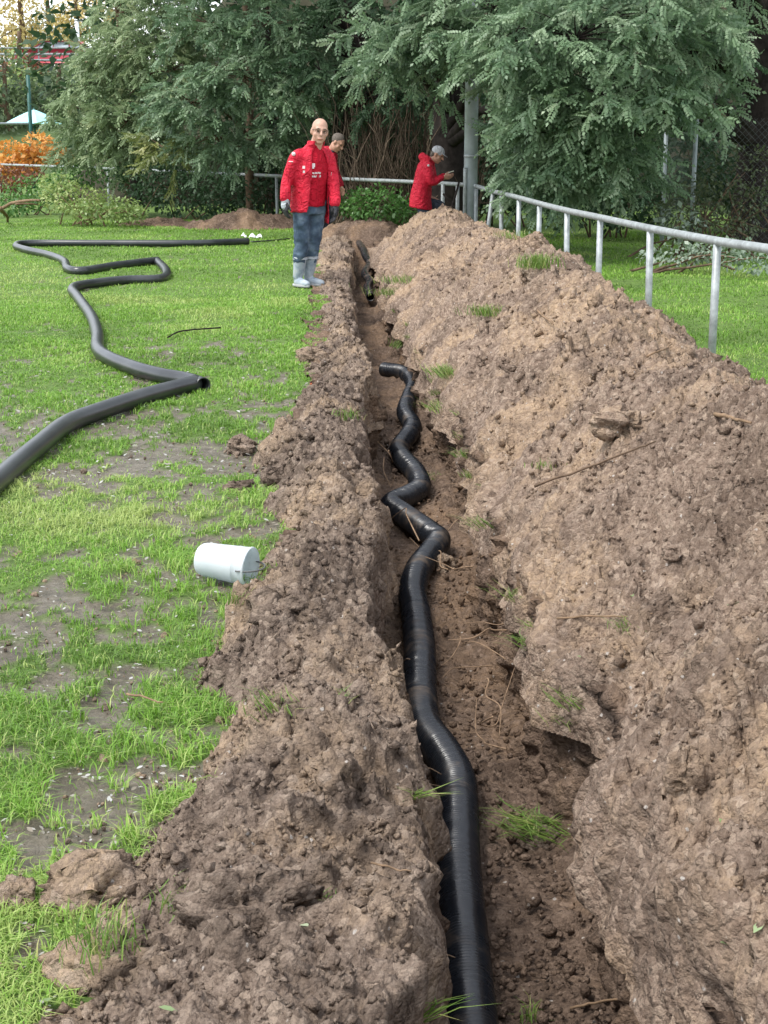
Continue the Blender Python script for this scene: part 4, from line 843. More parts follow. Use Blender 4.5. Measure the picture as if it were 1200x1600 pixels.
# dry vine thicket
Vs = []; n = 520
for k in range(n):
    px = rng.uniform(520, 730); yb = rng.uniform(27.2, 29.3); b_ = np.array(gnd(px, yb)); h_ = rng.uniform(.9, 3.0)*np.interp(px, [520, 560, 660, 730], [.6, 1, 1, .8])
    m_ = 7; t = np.linspace(0, 1, m_)[:, None]; tip = b_+np.array([rng.normal(0, .5), rng.normal(0, .3), h_])
    P = b_+(tip-b_)*t + np.cumsum(rng.normal(0, .09, (m_, 3)), 0); P[:, 2] = np.maximum(P[:, 2], -.02)
    if rng.random() < .45: P[-3:, 2] -= np.array([.05, .25, .6])*rng.random()
    Vs.append(tube(P, np.linspace(.011, .004, m_)*rng.uniform(.7, 1.5), 4, False))
pt, vv = leafcloud(at_y(625, 235, 28.4), (1.0, .5, .9), 700, .075, .3)
V, F = joinm(Vs); b_ = np.array(gnd(625, 28.3)); root = empty('vine_thicket', tuple(b_)); tag(root, 'tall brown thicket of dry hanging vines behind the barrier', 'thicket')
o = mk('vines', V-b_, F, M['vine'], root); o['kind'] = 'stuff'
o = mk('foliage', pt[0]-b_, pt[1], M['dark_leaf'], root, attrs={'v': vv}); o['kind'] = 'stuff'

# mostly hidden rise, added behind the trees to block sky gaps and low light
g = np.linspace(0, 1, 60); h_ = np.linspace(0, 1, 24); A_, B_ = np.meshgrid(g, h_)
X = -9.5+A_*38; Y = 35+B_*22+ (1-A_)*4; Z = -.1+7.5*np.clip(B_*1.7, 0, 1)**.8*np.clip(A_*7, 0, 1) + .5*fbm2(X, Y, .5, 3, 44)
M['bank'] = plain('added leaf litter bank', (.035, .034, .020), .95, .1, .4, 2, bump=.6, bscale=8)
o = mk('added_hillside', np.stack([X, Y, Z], -1), gridf(24, 60), M['bank'], smooth=True); tag(o, kind='structure')
GB = 'trees on the rise behind'
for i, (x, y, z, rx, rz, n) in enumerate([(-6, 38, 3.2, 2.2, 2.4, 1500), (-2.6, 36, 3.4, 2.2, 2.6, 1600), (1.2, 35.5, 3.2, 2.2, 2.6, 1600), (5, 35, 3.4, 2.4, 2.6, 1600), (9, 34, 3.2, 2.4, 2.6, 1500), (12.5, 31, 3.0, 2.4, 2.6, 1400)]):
    lab = ['first', 'second', 'third', 'fourth', 'fifth', 'sixth'][i]+' dark tree from the left on the added rise behind'
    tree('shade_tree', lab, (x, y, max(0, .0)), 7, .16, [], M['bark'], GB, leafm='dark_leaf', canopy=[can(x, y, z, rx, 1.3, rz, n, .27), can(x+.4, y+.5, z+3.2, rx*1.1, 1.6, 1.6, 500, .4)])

# chain-link fence at the right
p0 = np.array([at_y(1040, 300, 24.0)[0], 24.0, 0]); root = empty('wire_fence', tuple(p0)); tag(root, 'sagging chain link fence on grey posts at right behind the shrub', 'fence')
a_, b_ = at_y(1037, 300, 24.2), at_y(1083, 300, 22.2); c_ = b_+(b_-a_)*1.4; c_ = np.array([at_y(1260, 300, 21.5)[0], 21.5, 0])
for q, h_ in ((a_, 2.0), (b_, 2.0), (c_, 2.0)): mk('post', *[x if i else x-p0 for i, x in enumerate(tube([(q[0], q[1], -.2), (q[0], q[1], h_)], .032, 10))], M['pole'], root, smooth=True)
ws = []
for s_, e_ in ((a_, b_), (b_, c_)):
    L_ = np.linalg.norm((e_-s_)[:2]); d_ = (e_-s_)/L_; d_[2] = 0; m_ = int(L_/.09)
    for k in range(-20, m_):
        for sg in (1, -1):
            x0 = k*.09; pts = np.array([[x0 + (z_ if sg > 0 else 1.8-z_), z_] for z_ in (0.05, 1.85)])
            if sg < 0: pts = np.array([[x0+1.8, .05], [x0, 1.85]])
            # clip to the bay
            (x1, z1), (x2, z2) = pts; 
            lo, hi = 0, 1
            for bound, sign in ((0, 1), (L_, -1)):
                f1, f2 = sign*(x1-bound), sign*(x2-bound)
                if f1 < 0 and f2 < 0: lo, hi = 1, 0; break
                if f1 < 0: lo = max(lo, f1/(f1-f2))
                if f2 < 0: hi = min(hi, f1/(f1-f2))
            if hi-lo < .02: continue
            Q = [np.array([s_[0], s_[1], 0])+d_*(x1+(x2-x1)*t_)+np.array([0, 0, z1+(z2-z1)*t_])-p0 for t_ in (lo, hi)]
            ws.append(tube(Q, .0016, 3, False))
V, F = joinm(ws); o = mk('wire_mesh', V, F, M['wiremesh'], root); o['kind'] = 'stuff'

# ------------------------------------------------------------------ far left: embankment, road, car, umbrella
g = np.linspace(0, 1, 40); A_, B_ = np.meshgrid(g, np.linspace(0, 1, 16))
X = -80+A_*100; Y = 70+B_*18; Z = -.2+5.6*B_**.9 + .3*fbm2(X, Y, .3, 3, 51)*(1-B_)
M['embank'] = plain('embankment grass', (.075, .11, .045), .95, .1, .35, .6)
o = mk('embankment', np.stack([X, Y, Z], -1), gridf(16, 40), M['embank'], smooth=True); tag(o, kind='structure')
M['asphalt'] = plain('asphalt', (.06, .06, .06), .9, .2)
V, F = box((-30, 92.2, 5.15), (100, 9, .5)); o = mk('road', V, F, M['asphalt']); tag(o, kind='structure')
root = empty('guard_rail', (-30, 88, 5.4)); tag(root, 'pale metal guard rail along the raised road at far left', 'guard rail')
for z in (.95, .62, .30): 
    V, F = box((0, 0, z), (60, .06, .13 if z < .9 else .09)); mk('rail', V, F, M['galv'], root)
for k in range(24):
    V, F = box((-29+k*2.5, .06, .45), (.07, .05, 1.0)); mk('post', V, F, M['galv'], root)
# red car on the road
cx = at_y(86, 90, 91)[0]; root = empty('parked_car', (cx, 91, 5.4)); tag(root, 'red estate car on the raised road behind the guard rail', 'car')
M['carred'] = plain('red car paint', (.42, .04, .06), .3, .6, .05); M['glass'] = plain('car glass', (.30, .36, .38), .12, .6, .1); M['tyre'] = plain('tyre', (.02, .02, .02), .8, .2); M['rim'] = plain('wheel rim', (.5, .5, .52), .4, .5)
def extr(poly, w0, w1=None):
    poly = np.asarray(poly, float); n = len(poly); w1 = w0 if w1 is None else w1
    A_ = np.stack([poly[:, 0], np.full(n, -w0), poly[:, 1]], -1); B_ = np.stack([poly[:, 0], np.full(n, w0), poly[:, 1]], -1)
    k = np.arange(n); k2 = (k+1) % n; return np.concatenate([A_, B_]), [np.stack([k, k2, k2+n, k+n], -1), k[None], (k[::-1]+n)[None]]
V, F = extr([(-2.2, .35), (-2.2, .75), (-2.1, .92), (-1.2, 1.0), (1.9, 1.02), (2.2, .95), (2.25, .4), (2.1, .25), (-2.05, .25)], .86); mk('body', V, F, M['carred'], root)
V, F = extr([(-1.25, .98), (-.45, 1.45), (1.5, 1.48), (2.05, 1.0)], .76); mk('roof', V, F, M['carred'], root)
for poly in ([(-1.0, 1.03), (-.45, 1.38), (.05, 1.39), (.05, 1.03)], [(.12, 1.03), (.12, 1.39), (.95, 1.40), (.95, 1.03)], [(1.02, 1.03), (1.02, 1.40), (1.48, 1.40), (1.85, 1.03)]):
    V, F = extr(poly, .775); mk('window', V, F, M['glass'], root)
for x in (-1.35, 1.4):
    for y in (-.8, .8):
        V, F = tube([(x, y-.1, .32), (x, y+.1, .32)], .32, 18); w_ = mk('wheel', V, F, M['tyre'], root, smooth=False)
        V, F = tube([(x, y-.112, .32), (x, y+.112, .32)], .2, 14); mk('rim', V, F, M['rim'], w_)
V, F = box((-2.16, -.6, .72), (.12, .35, .14)); mk('headlight', V, F, M['glass'], root)
V, F = box((2.2, -.6, .78), (.1, .3, .16)); mk('tail_light', V, F, M['carred'], root)
# lamp post on the road
q = at_y(121, 60, 97); root = empty('street_lamp', (q[0], 97, 5.2)); tag(root, 'white street lamp post among the yellow trees at far left', 'street lamp')
zt = at_y(121, 33, 97)[2]-5.2
mk('shaft', *tube([(0, 0, 0), (0, 0, zt)], .13, 10), M['white'], root, smooth=True); V, F = box((.25, 0, zt+.05), (.7, .25, .14)); mk('lamp_head', V, F, M['white'], root)
# turquoise umbrella
q = at_y(54, 192, 56); zc = q[2]; apex = at_y(60, 171, 56)[2]; root = empty('garden_umbrella', (q[0], 56, 0)); tag(root, 'turquoise garden umbrella above the orange bush at far left', 'umbrella')
t = NT('turquoise fabric', .8, .2); t.col(t.ramp(t.noise(3, 3), [(.3, (.33, .66, .68)), (.7, (.42, .74, .76))])); M['turq'] = t.m
ur = 1.0; a_ = np.linspace(0, 2*math.pi, 8, endpoint=False)+.3
for k in range(8):
    a0, a1 = a_[k], a_[(k+1) % 8]; pts = []
    for s_ in np.linspace(0.02, 1, 7):
        zz = zc+(apex-zc)*(1-s_**1.15)
        for f_ in np.linspace(0, 1, 5):
            d_ = np.array([math.cos(a0), math.sin(a0)])*(1-f_)+np.array([math.cos(a1), math.sin(a1)])*f_; pts.append([d_[0]*ur*s_, d_[1]*ur*s_, zz-.05*s_*math.sin(f_*math.pi)])
    mk('panel', np.array(pts), gridf(7, 5), M['turq'], root, smooth=True)
mk('pole', *tube([(0, 0, 0), (0, 0, apex+.06)], .03, 8), M['green_post'], root, smooth=True)
# green court fence
q = at_y(48, 200, 50); zt = at_y(48, 117, 50)[2]; root = empty('court_fence', (q[0], 50, 0)); tag(root, 'tall green fence post with cross rail at far left', 'fence')
mk('post', *tube([(0, 0, -.2), (0, 0, zt)], .06, 10), M['green_post'], root, smooth=True)
zr = at_y(20, 193, 50)[2]
mk('rail', *tube([(-6, 0, zr), (-.05, 0, zr)], .035, 8), M['pole'], root, smooth=True)
mk('post', *tube([(-6, 0, -.2), (-6, 0, zt)], .06, 10), M['green_post'], root, smooth=True)
GF = 'far trees on the embankment'
def ftree(label, px, Y, z0, top, clouds, m_):
    q = at_y(px, 60, Y); tree('far_tree', label, (q[0], Y, z0), top, .22, [], M['bark_brown'], GF, leafm=m_, canopy=[(at_y(a, b, Y+dy), r_, n, s) for a, b, dy, r_, n, s in clouds])
ftree('yellow autumn tree in the top left corner', 35, 106, 5, 9, [(20, 30, 0, (2.4, 2, 2.2), 1000, .30), (40, 75, 1, (2.2, 1.5, 1.6), 900, .28), (0, 60, 0, (2.5, 2, 2.4), 1000, .30), (5, -40, 0, (2.4, 2, 1.6), 500, .34)], 'autumn')
ftree('dark green tree between the two yellow ones', 78, 110, 5, 8, [(78, 60, 0, (1.8, 1.5, 1.9), 2200, .22), (66, 85, 0, (1.6, 1.2, 1.0), 900, .22)], 'far_green')
ftree('yellow autumn tree behind the white lamp post', 122, 104, 5, 9, [(125, 25, 0, (1.8, 1.5, 1.5), 700, .28), (108, 45, 0, (1.2, 1.2, 1.3), 500, .27), (150, 10, 0, (2, 1.5, 1.4), 600, .3)], 'autumn')
ftree('small light green tree before the guard rail', 30, 84, 2, 5, [(28, 92, 0, (.45, .5, 1.1), 170, .22), (30, 140, -2, (1.2, 1, 1.2), 400, .24)], 'limegreen')
ftree('grey green tree on the slope at the far left edge', 5, 76, .5, 4.5, [(5, 150, 0, (1.8, 1.2, 1.8), 900, .28), (-40, 140, 0, (2, 1.2, 2), 500, .3)], 'far_green')
ftree('grey green tree on the slope behind the umbrella', 90, 78, .5, 4.5, [(90, 150, 0, (2.0, 1.2, 1.2), 1200, .24), (115, 130, 0, (1.4, 1.2, .8), 600, .24), (70, 175, -1, (1.8, 1, 1.0), 600, .28)], 'far_green')
ftree('russet shrub just below the guard rail', 45, 86, 4, 2, [(22, 107, 0, (1.3, .6, .5), 240, .25), (48, 110, 0, (.9, .6, .4), 180, .25)], 'autumn_red')
# ------------------------------------------------------------------ people
def solid(parts, voxel=.01, it=4, fac=.5):
    """one continuous skin over overlapping volumes"""
    V, F = joinm(parts); o = mk('tmp', V, F); md_ = o.modifiers.new('r', 'REMESH'); md_.mode = 'VOXEL'; md_.voxel_size = voxel
    sm = o.modifiers.new('s', 'SMOOTH'); sm.iterations = it; sm.factor = fac
    dg = bpy.context.evaluated_depsgraph_get(); e = o.evaluated_get(dg); me = bpy.data.meshes.new_from_object(e)
    n = len(me.vertices); co = np.zeros(n*3, np.float32); me.vertices.foreach_get('co', co); co = co.reshape(-1, 3)
    q = [list(p.vertices) for p in me.polygons]; F4 = np.array([p for p in q if len(p) == 4]); F3 = np.array([p for p in q if len(p) == 3])
    nr_ = np.zeros(n*3, np.float32); me.vertices.foreach_get('normal', nr_)
    old = o.data; bpy.data.objects.remove(o); bpy.data.meshes.remove(old); bpy.data.meshes.remove(me)
    return co.astype(float), [f for f in (F4, F3) if len(f)], nr_.reshape(-1, 3).astype(float)
def wrinkle(V, N, amp, f, seed, zs=1.0):
    w = vn3(V[:, 0]*f, V[:, 1]*f, V[:, 2]*f*zs, seed) + .5*vn3(V[:, 0]*f*2.3, V[:, 1]*f*2.3, V[:, 2]*f*2.3*zs, seed+1)
    return V + N*(w*amp*2)[:, None]
def lm(pts, rad, n=14, asp=None):
    """tapered limb with rounded ends"""
    P = np.asarray(pts, float); r_ = np.asarray(rad, float)
    t0 = unit(P[0]-P[1]); t1 = unit(P[-1]-P[-2]); L_ = np.concatenate([[0], np.cumsum(np.linalg.norm(np.diff(P, axis=0), axis=1))])
    s_ = np.linspace(0, L_[-1], max(6, int(L_[-1]/.03))); Q = np.stack([np.interp(s_, L_, P[:, k]) for k in range(3)], -1); rr_ = np.interp(s_, L_, r_)
    for _ in range(2): Q[1:-1] = (Q[:-2]+2*Q[1:-1]+Q[2:])/4
    a = np.array([.25, .6, .87]); c_ = np.sqrt(1-a*a)
    Q = np.vstack([[P[0]+t0*r_[0]*.97], *[[P[0]+t0*r_[0]*x] for x in a[::-1]], Q, *[[P[-1]+t1*r_[-1]*x] for x in a], [P[-1]+t1*r_[-1]*.97]])
    rr_ = np.concatenate([[r_[0]*.2], r_[0]*c_[::-1], rr_, r_[-1]*c_, [r_[-1]*.2]])
    return tube(Q, rr_, n)
def ringloft(rings, n=36, a0=0, a1=2*math.pi, pw=1.0, cap=True):
    """rings: (centre, side axis, front axis) ; angle 0 is the front"""
    closed = abs(a1-a0-2*math.pi) < 1e-6; a = np.linspace(a0, a1, n, endpoint=not closed); V = []
    for c, sx, fy in rings: V.append(np.asarray(c)+np.outer(np.sin(a), sx)+np.outer(np.cos(a), fy))
    V = np.concatenate(V); m_ = len(rings); F = [gridf(m_, n, closed)]
    if closed and cap:
        V = np.vstack([V, [rings[0][0]], [rings[-1][0]]]); k = np.arange(n); k2 = (k+1) % n; b_ = m_*n
        F.append(np.concatenate([np.stack([k2, k, np.full(n, b_)], -1), np.stack([k+b_-n, k2+b_-n, np.full(n, b_+1)], -1)]))
    return V, F
def thick(V, nr_, nc_, d):
    """close an open sheet of nr x nc points into a shell of thickness d (inwards along its normals)"""
    G_ = V.reshape(nr_, nc_, 3); du = np.gradient(G_, axis=1); dv_ = np.gradient(G_, axis=0); N = unit(np.cross(du, dv_)); W = (G_-N*d).reshape(-1, 3)
    F = gridf(nr_, nc_); m_ = nr_*nc_; idx = np.arange(m_).reshape(nr_, nc_)
    b_ = np.concatenate([idx[0, :], idx[1:, -1], idx[-1, -2::-1], idx[-2:0:-1, 0]]); b2 = np.roll(b_, -1)
    return np.vstack([V, W]), [np.concatenate([F, F[:, ::-1]+m_, np.stack([b2, b_, b_+m_, b2+m_], -1)])]
def hand(w, d, nrm, th, s=1.0, curl=.5, fat=1.0):
    """palm, four unequal bent fingers and a thumb: w wrist, d along the hand, nrm palm normal (curl side), th towards the thumb"""
    w, d, nrm, th = [np.asarray(x, float) for x in (w, d, nrm, th)]; d = unit(d); nrm = unit(nrm-d*np.dot(nrm, d)); th = unit(th-d*np.dot(th, d)-nrm*np.dot(th, nrm)); out = []
    for k in np.linspace(-1, 1, 5): out.append(lm([w+th*k*.02*s, w+(d*.09+th*k*.032)*s], [.017*s*fat, .015*s*fat], 10))
    for k, L_ in ((1, .075), (.33, .085), (-.33, .08), (-1, .062)):
        p = w+(d*.09+th*k*.031)*s; pts = [p]; a = curl*.5
        for sg in (.45, .32, .25):
            p = p+(d*math.cos(a)+nrm*math.sin(a))*L_*sg*s; pts.append(p); a += curl
        out.append(lm(pts, [.0105*s*fat, .0100*s*fat, .0092*s*fat, .008*s*fat], 8))
    p = w+(d*.03+th*.035)*s; out.append(lm([p, p+(d*.025+th*.028+nrm*.012)*s, p+(d*.055+th*.034+nrm*.026)*s], [.014*s*fat, .0115*s*fat, .009*s*fat], 8))
    return out
def head_parts(c, f, up, s=1.0):
    f = unit(np.asarray(f, float)); up = np.asarray(up, float); up = unit(up-f*np.dot(up, f)); r_ = np.cross(f, up); Mx = np.stack([r_, f, up], -1)
    def L(x, y, z): return np.asarray(c)+Mx @ (np.array([x, y, z])*s)
    B_ = lambda p, rad: ball(L(*p), np.array(rad)*s, 18, 14, Mx)
    P = [B_((0, -.012, .035), (.077, .096, .084)), B_((0, .014, -.045), (.066, .070, .078)), B_((0, .052, -.098), (.03, .026, .024)),
         lm([L(0, .088, .012), L(0, .108, -.026)], [.010*s, .0155*s], 10), lm([L(-.045, .07, .028), L(0, .088, .026), L(.045, .07, .028)], [.013*s, .014*s, .013*s], 10),
         lm([L(-.022, .080, -.064), L(0, .086, -.064), L(.022, .080, -.064)], [.008*s, .011*s, .008*s], 8), B_((.045, .052, -.03), (.022, .022, .022)), B_((-.045, .052, -.03), (.022, .022, .022)),
         B_((.079, -.012, -.012), (.011, .021, .033)), B_((-.079, -.012, -.012), (.011, .021, .033))]
    return P, L, Mx
def skin_mat(name, c):
    t = NT(name, .5, .35); t.col(t.ramp(t.noise(30, 4), [(.35, tuple(x*.9 for x in c)), (.65, tuple(min(1, x*1.08) for x in c))])); return t.m
M['skin'] = skin_mat('skin', (.46, .27, .20)); M['skin2'] = skin_mat('skin warm', (.42, .23, .16))
def cloth(name, c, rough=.75, spec=.25, v=.12, sc=14):
    m_ = plain(name, c, rough, spec, v, sc); t = NT.__new__(NT); t.m = m_; t.t = m_.node_tree; t.b = t.t.nodes['Principled BSDF']
    a_ = t.n('ShaderNodeMath', operation='MULTIPLY_ADD'); t.l(t.noise(75, 3), a_.inputs[0]); a_.inputs[1].default_value = .12; t.l(t.noise(13, 3, .5, dist=1.5), a_.inputs[2])
    t.bump(a_.outputs[0], 1.0, .05); return m_
M['red'] = cloth('red jacket', (.54, .009, .033), .6, .3); M['redshirt'] = cloth('red shirt', (.42, .008, .024), .8, .15); M['darkred'] = cloth('dark red jacket', (.42, .010, .030), .65, .3)
t = NT('jeans', .85, .15); f_ = t.noise(7, 5, .6); t.col(t.ramp(f_, [(.3, (.028, .042, .065)), (.5, (.06, .09, .13)), (.72, (.15, .20, .25))])); t.bump(t.noise(60, 3), .3, .006); M['jeans'] = t.m
M['trousers'] = cloth('dark trousers', (.035, .045, .065)); 
t = NT('muddy boots', .6, .35); t.col(t.ramp(t.noise(9, 5, .65), [(.35, (.19, .235, .29)), (.55, (.34, .39, .43)), (.7, (.40, .38, .33))])); M['boot'] = t.m
M['sole'] = plain('boot sole', (.36, .37, .37), .8, .2); M['glove'] = cloth('dark glove', (.035, .035, .04), .7, .3); M['cuff'] = cloth('grey glove cuff', (.42, .45, .49), .7, .3)
M['frame'] = plain('glasses frame', (.03, .03, .035), .4, .5); M['lens'] = plain('dark eye', (.055, .045, .04), .2, .5); M['hair'] = plain('grey brown hair', (.12, .10, .085), .8, .2, .4, 60); M['capgrey'] = cloth('grey cap', (.42, .42, .45), .85, .15); M['lip'] = skin_mat('lips', (.45, .20, .16)); M['emblem'] = plain('white print', (.62, .55, .56), .7, .2); M['phone'] = plain('pale handset', (.62, .62, .52), .5, .3)
UP = np.array([0, 0, 1.0])
def part(root, name, sol, mat, amp=0, f=9, seed=1, zs=1.0):
    V, F, N = sol
    if amp: V = wrinkle(V, N, amp, f, seed, zs)
    return mk(name, V, F, mat, root, smooth=True)

# ---- the man in front
base = at_z(471, 447); base[2] = 0; man = empty('person', tuple(base)); tag(man, 'bald man with glasses in open red jacket, jeans and grey rubber boots, looking at camera', 'person', 'three men in red jackets')
f0 = np.array([.574, -.819, 0]); rt_ = np.array([-.819, -.574, 0])           # facing, and his right hand side
def lerp(tab, z): tab = np.array(tab); return np.array([np.interp(z, tab[:, 0], tab[:, k]) for k in range(1, tab.shape[1])])
TC = [(.62, .085, 0), (.88, .095, .0), (1.15, .115, -.015), (1.43, .135, -.03), (1.53, .165, -.05)]
TW = [(.62, .205, .170), (.80, .212, .168), (.95, .200, .158), (1.10, .205, .156), (1.27, .218, .155), (1.39, .210, .135), (1.445, .168, .110), (1.485, .105, .085), (1.53, .080, .074)]
def ring(z, k=1.0, dz=0): c = lerp(TC, z); w_, d_ = lerp(TW, z)*k; return (np.array([c[0], c[1], z+dz]), rt_*w_, f0*d_)
def ssurf(a, z, k): c, sx, fy = ring(z, k); return c+math.sin(a)*sx+math.cos(a)*fy
hc = np.array([.222, -.09, 1.662]); hf = np.array([.22, -.97, -.12])
hp_, HL, HM = head_parts(hc, hf, (.10, .02, 1), 1.10)
sR = np.array([.135, -.03, 1.415])+rt_*.19; sL = np.array([.135, -.03, 1.415])-rt_*.19
eR, wR = np.array([-.135, -.16, 1.13]), np.array([-.150, -.23, .955]); eL, wL = np.array([.355, .03, 1.12]), np.array([.372, -.08, .90])
hipR, kR, aR = np.array([.02, -.05, .88]), np.array([.015, -.08, .48]), np.array([-.035, -.045, .09]); hipL, kL, aL = np.array([.175, .05, .88]), np.array([.135, .02, .48]), np.array([.075, .06, .09])
body = hp_+[lm([hc-HM[:, 2]*.06-HM[:, 1]*.02, (.180, -.05, 1.51), (.15, -.03, 1.43)], [.066, .068, .08]), lm([(.14, -.03, 1.36), (.11, 0, 1.1), (.095, 0, .9)], [.10, .11, .12]),
            lm([sR, eR, wR], [.05, .042, .03]), lm([sL, eL, wL], [.05, .042, .03]), lm([hipR, kR, aR], [.075, .05, .035]), lm([hipL, kL, aL], [.075, .05, .035]), lm([wR, wR+[0, 0, -.1]], [.028, .024]), lm([wL, wL+[0, 0, -.1]], [.028, .024])]
part(man, 'body', solid(body, .010, 3), M['skin'])
zs_ = np.linspace(.865, 1.52, 26); part(man, 'shirt', solid([ringloft([ring(z, .93) for z in zs_])], .012, 2), M['redshirt'], .013, 9, 5, .45)
# jacket: open shell with sleeves and collar
zz = np.linspace(0, 1, 34); na = 60; V = []
for t_ in zz:
    op0 = np.interp(t_, [0, .3, .8, 1], [.50, .42, .36, .5]); op1 = np.interp(t_, [0, .3, .8, 1], [.95, .85, .60, .5])
    a = np.linspace(op0, 2*math.pi-op1, na)         # from just right of the front round the back to his left flap
    hem = np.where(a < math.pi, .805, np.interp(a, [math.pi, 2*math.pi-.9], [.805, .665]))
    z = hem+(1.515-hem)*t_
    for a_, z_ in zip(a, z):
        fl = 1+ .10*(1-t_)*(np.exp(-((a_-op0)/.4)**2)+np.exp(-((a_-(2*math.pi-op1))/.4)**2)); V.append(ssurf(a_, z_, 1.04*fl))
shell = thick(np.array(V), len(zz), na, -.02)
col_ = [(np.array([.172, -.055, 1.495]), rt_*.086, f0*.078), (np.array([.180, -.058, 1.525]), rt_*.093, f0*.086), (np.array([.184, -.060, 1.55]), rt_*.096, f0*.089)]
Vc, Fc = ringloft(col_, 30, .75, 2*math.pi-.75); collar = thick(Vc, 3, 30, -.014)
slR = lm([sR+[.03, .02, .0], sR, (sR+eR)/2+rt_*.012, eR, wR+[0, 0, .01]], [.075, .082, .073, .064, .050]); slL = lm([sL-[.03, .02, .0], sL, (sL+eL)/2, eL, wL+[0, 0, .01]], [.075, .080, .072, .063, .050])
part(man, 'jacket', solid([shell, collar, slR, slL], .012, 3), M['red'], .019, 8, 21, .4)
jl = [lm([hipR+[.0, .0, .03], (hipR+kR)/2+[0, -.01, 0], kR, (kR+aR)/2+[0, -.01, .02]], [.115, .100, .080, .076]), lm([hipL+[0, 0, .03], (hipL+kL)/2, kL, (kL+aL)/2+[0, 0, .02]], [.115, .098, .080, .076]), ringloft([ring(z, .86) for z in np.linspace(.78, .96, 8)])]
part(man, 'jeans', solid(jl, .011, 3), M['jeans'], .012, 13, 31, 1.6)
for a_, k_ in ((aR, kR), (aL, kL)):
    sh_ = k_+(a_-k_)*.44; tf = np.array([.62, -.78, 0]) if a_ is aR else np.array([.85, -.5, 0])
    bs = [lm([sh_, (sh_+a_)/2, a_+[0, 0, .02]], [.074, .066, .056]), lm([a_+[0, 0, -.035], a_+tf*.09+[0, 0, -.045], a_+tf*.17+[0, 0, -.055]], [.050, .047, .037])]
    b_ = part(man, 'boot', solid(bs, .009, 2), M['boot'], .003, 14, 41)
    V, F = ringloft([(a_+tf*.06+[0, 0, z_-.09], np.array([tf[1], -tf[0], 0])*.050*k2, tf*.150*k2) for z_, k2 in ((0.002, .96), (.004, 1), (.024, 1), (.03, .9))], 24); mk('sole', V, F, M['sole'], b_, smooth=False)
    Vb, Fb = tube([sh_+[0, 0, -.012], sh_+[0, 0, .016]], .082, 20, False); mk('top_band', Vb, Fb, M['cuff'], b_, smooth=True)
for w_, dd, nn, tt in ((wR, (-.02, -.05, -1), (.55, .3, 0), (.35, -.9, 0)), (wL, (.03, -.08, -1), (-.75, -.3, 0), (.15, -.98, 0))):
    g_ = part(man, 'glove', solid(hand(w_+np.array([0, 0, -.03]), dd, nn, tt, 1.08, .42, 1.28), .0065, 2), M['glove'])
    Vb, Fb = lm([w_+np.array([0, 0, .012]), w_+np.array(dd)*.075], [.043, .046]); mk('cuff', Vb, Fb, M['cuff'] if w_ is wR else M['glove'], g_, smooth=True)
# glasses, eyes, brows, mouth
def bar(p, q, r_, n=6): return tube([p, (np.asarray(p)+np.asarray(q))/2, q], r_, n)
gl = []
for sx in (-1, 1):
    a = np.linspace(0, 2*math.pi, 17); gl.append(tube(np.array([HL(sx*.034+.024*math.cos(x), .092-.012*abs(sx*.034+.024*math.cos(x))/.06, .008+.017*math.sin(x)) for x in a]), .0022, 5, False)); gl.append(bar(HL(sx*.058, .082, .012), HL(sx*.081, -.01, .012), .0024))
gl.append(bar(HL(-.011, .094, .012), HL(.011, .094, .012), .0022)); V, F = joinm(gl); mk('glasses', V, F, M['frame'], man, smooth=True)
for sx in (-1, 1):
    V, F = ball(HL(sx*.032, .076, .006), np.array([.015, .008, .008]), 10, 8, HM); mk('eye', V, F, M['lens'], man, smooth=True)
    V, F = lm([HL(sx*.014, .090, .030), HL(sx*.034, .086, .034), HL(sx*.052, .072, .028)], [.004, .0045, .003], 6); mk('eyebrow', V, F, M['hair'], man, smooth=True)
V, F = lm([HL(-.021, .088, -.066), HL(0, .0955, -.064), HL(.021, .088, -.066)], [.0035, .005, .0035], 8); mk('mouth', V, F, M['lip'], man, smooth=True)
# printed emblem and lettering on the shirt, emblems on the jacket
def patch(name, a0, a1, z0, z1, k, mat, tilt=0.0, n=6):
    P = []
    for i in range(3):
        for j in range(n):
            a_ = a0+(a1-a0)*j/(n-1); z_ = z0+(z1-z0)*i/2+tilt*(a_-a0); P.append(ssurf(a_, z_, k))
    Vp, Fp = np.array(P), gridf(3, n); return Vp, Fp
sh_bm = []
for row, (z0, h_) in enumerate(((1.215, .020), (1.180, .022))):
    a_ = .38
    for wd in ([.16, .06, .10, .05, .14, .08, .12] if row == 0 else [.10, .14, .06, .16, .07, .13]):
        sh_bm.append(patch('x', a_, a_-wd*.86, z0, z0+h_*(.8+.3*rng.random()), 1.005, None, .035)); a_ -= wd
V, F = joinm(sh_bm); mk('lettering', V, F, M['emblem'], bpy.data.objects['shirt'])
V, F = joinm([patch('x', .42, .22, 1.285, 1.325, 1.005, None), patch('x', .38, .27, 1.27, 1.29, 1.006, None)]); mk('emblem', V, F, M['emblem'], bpy.data.objects['shirt'])
jk = bpy.data.objects['jacket']
V, F = joinm([patch('x', .82, .70, 1.27, 1.30, 1.205, None), patch('x', .80, .70, 1.225, 1.25, 1.205, None)]); mk('emblem', V, F, M['emblem'], jk)
V, F = joinm([patch('x', -.70, -.85, 1.19, 1.23, 1.215, None)]); mk('emblem', V, F, M['emblem'], jk)
d_ = unit(eR-sR); o_ = unit(np.array([-.35, -.9, .35]))
V, F = ball(sR+o_*.078+d_*.02, np.array([.022, .022, .022]), 10, 8); mk('badge', V, F, M['emblem'], jk, smooth=True)
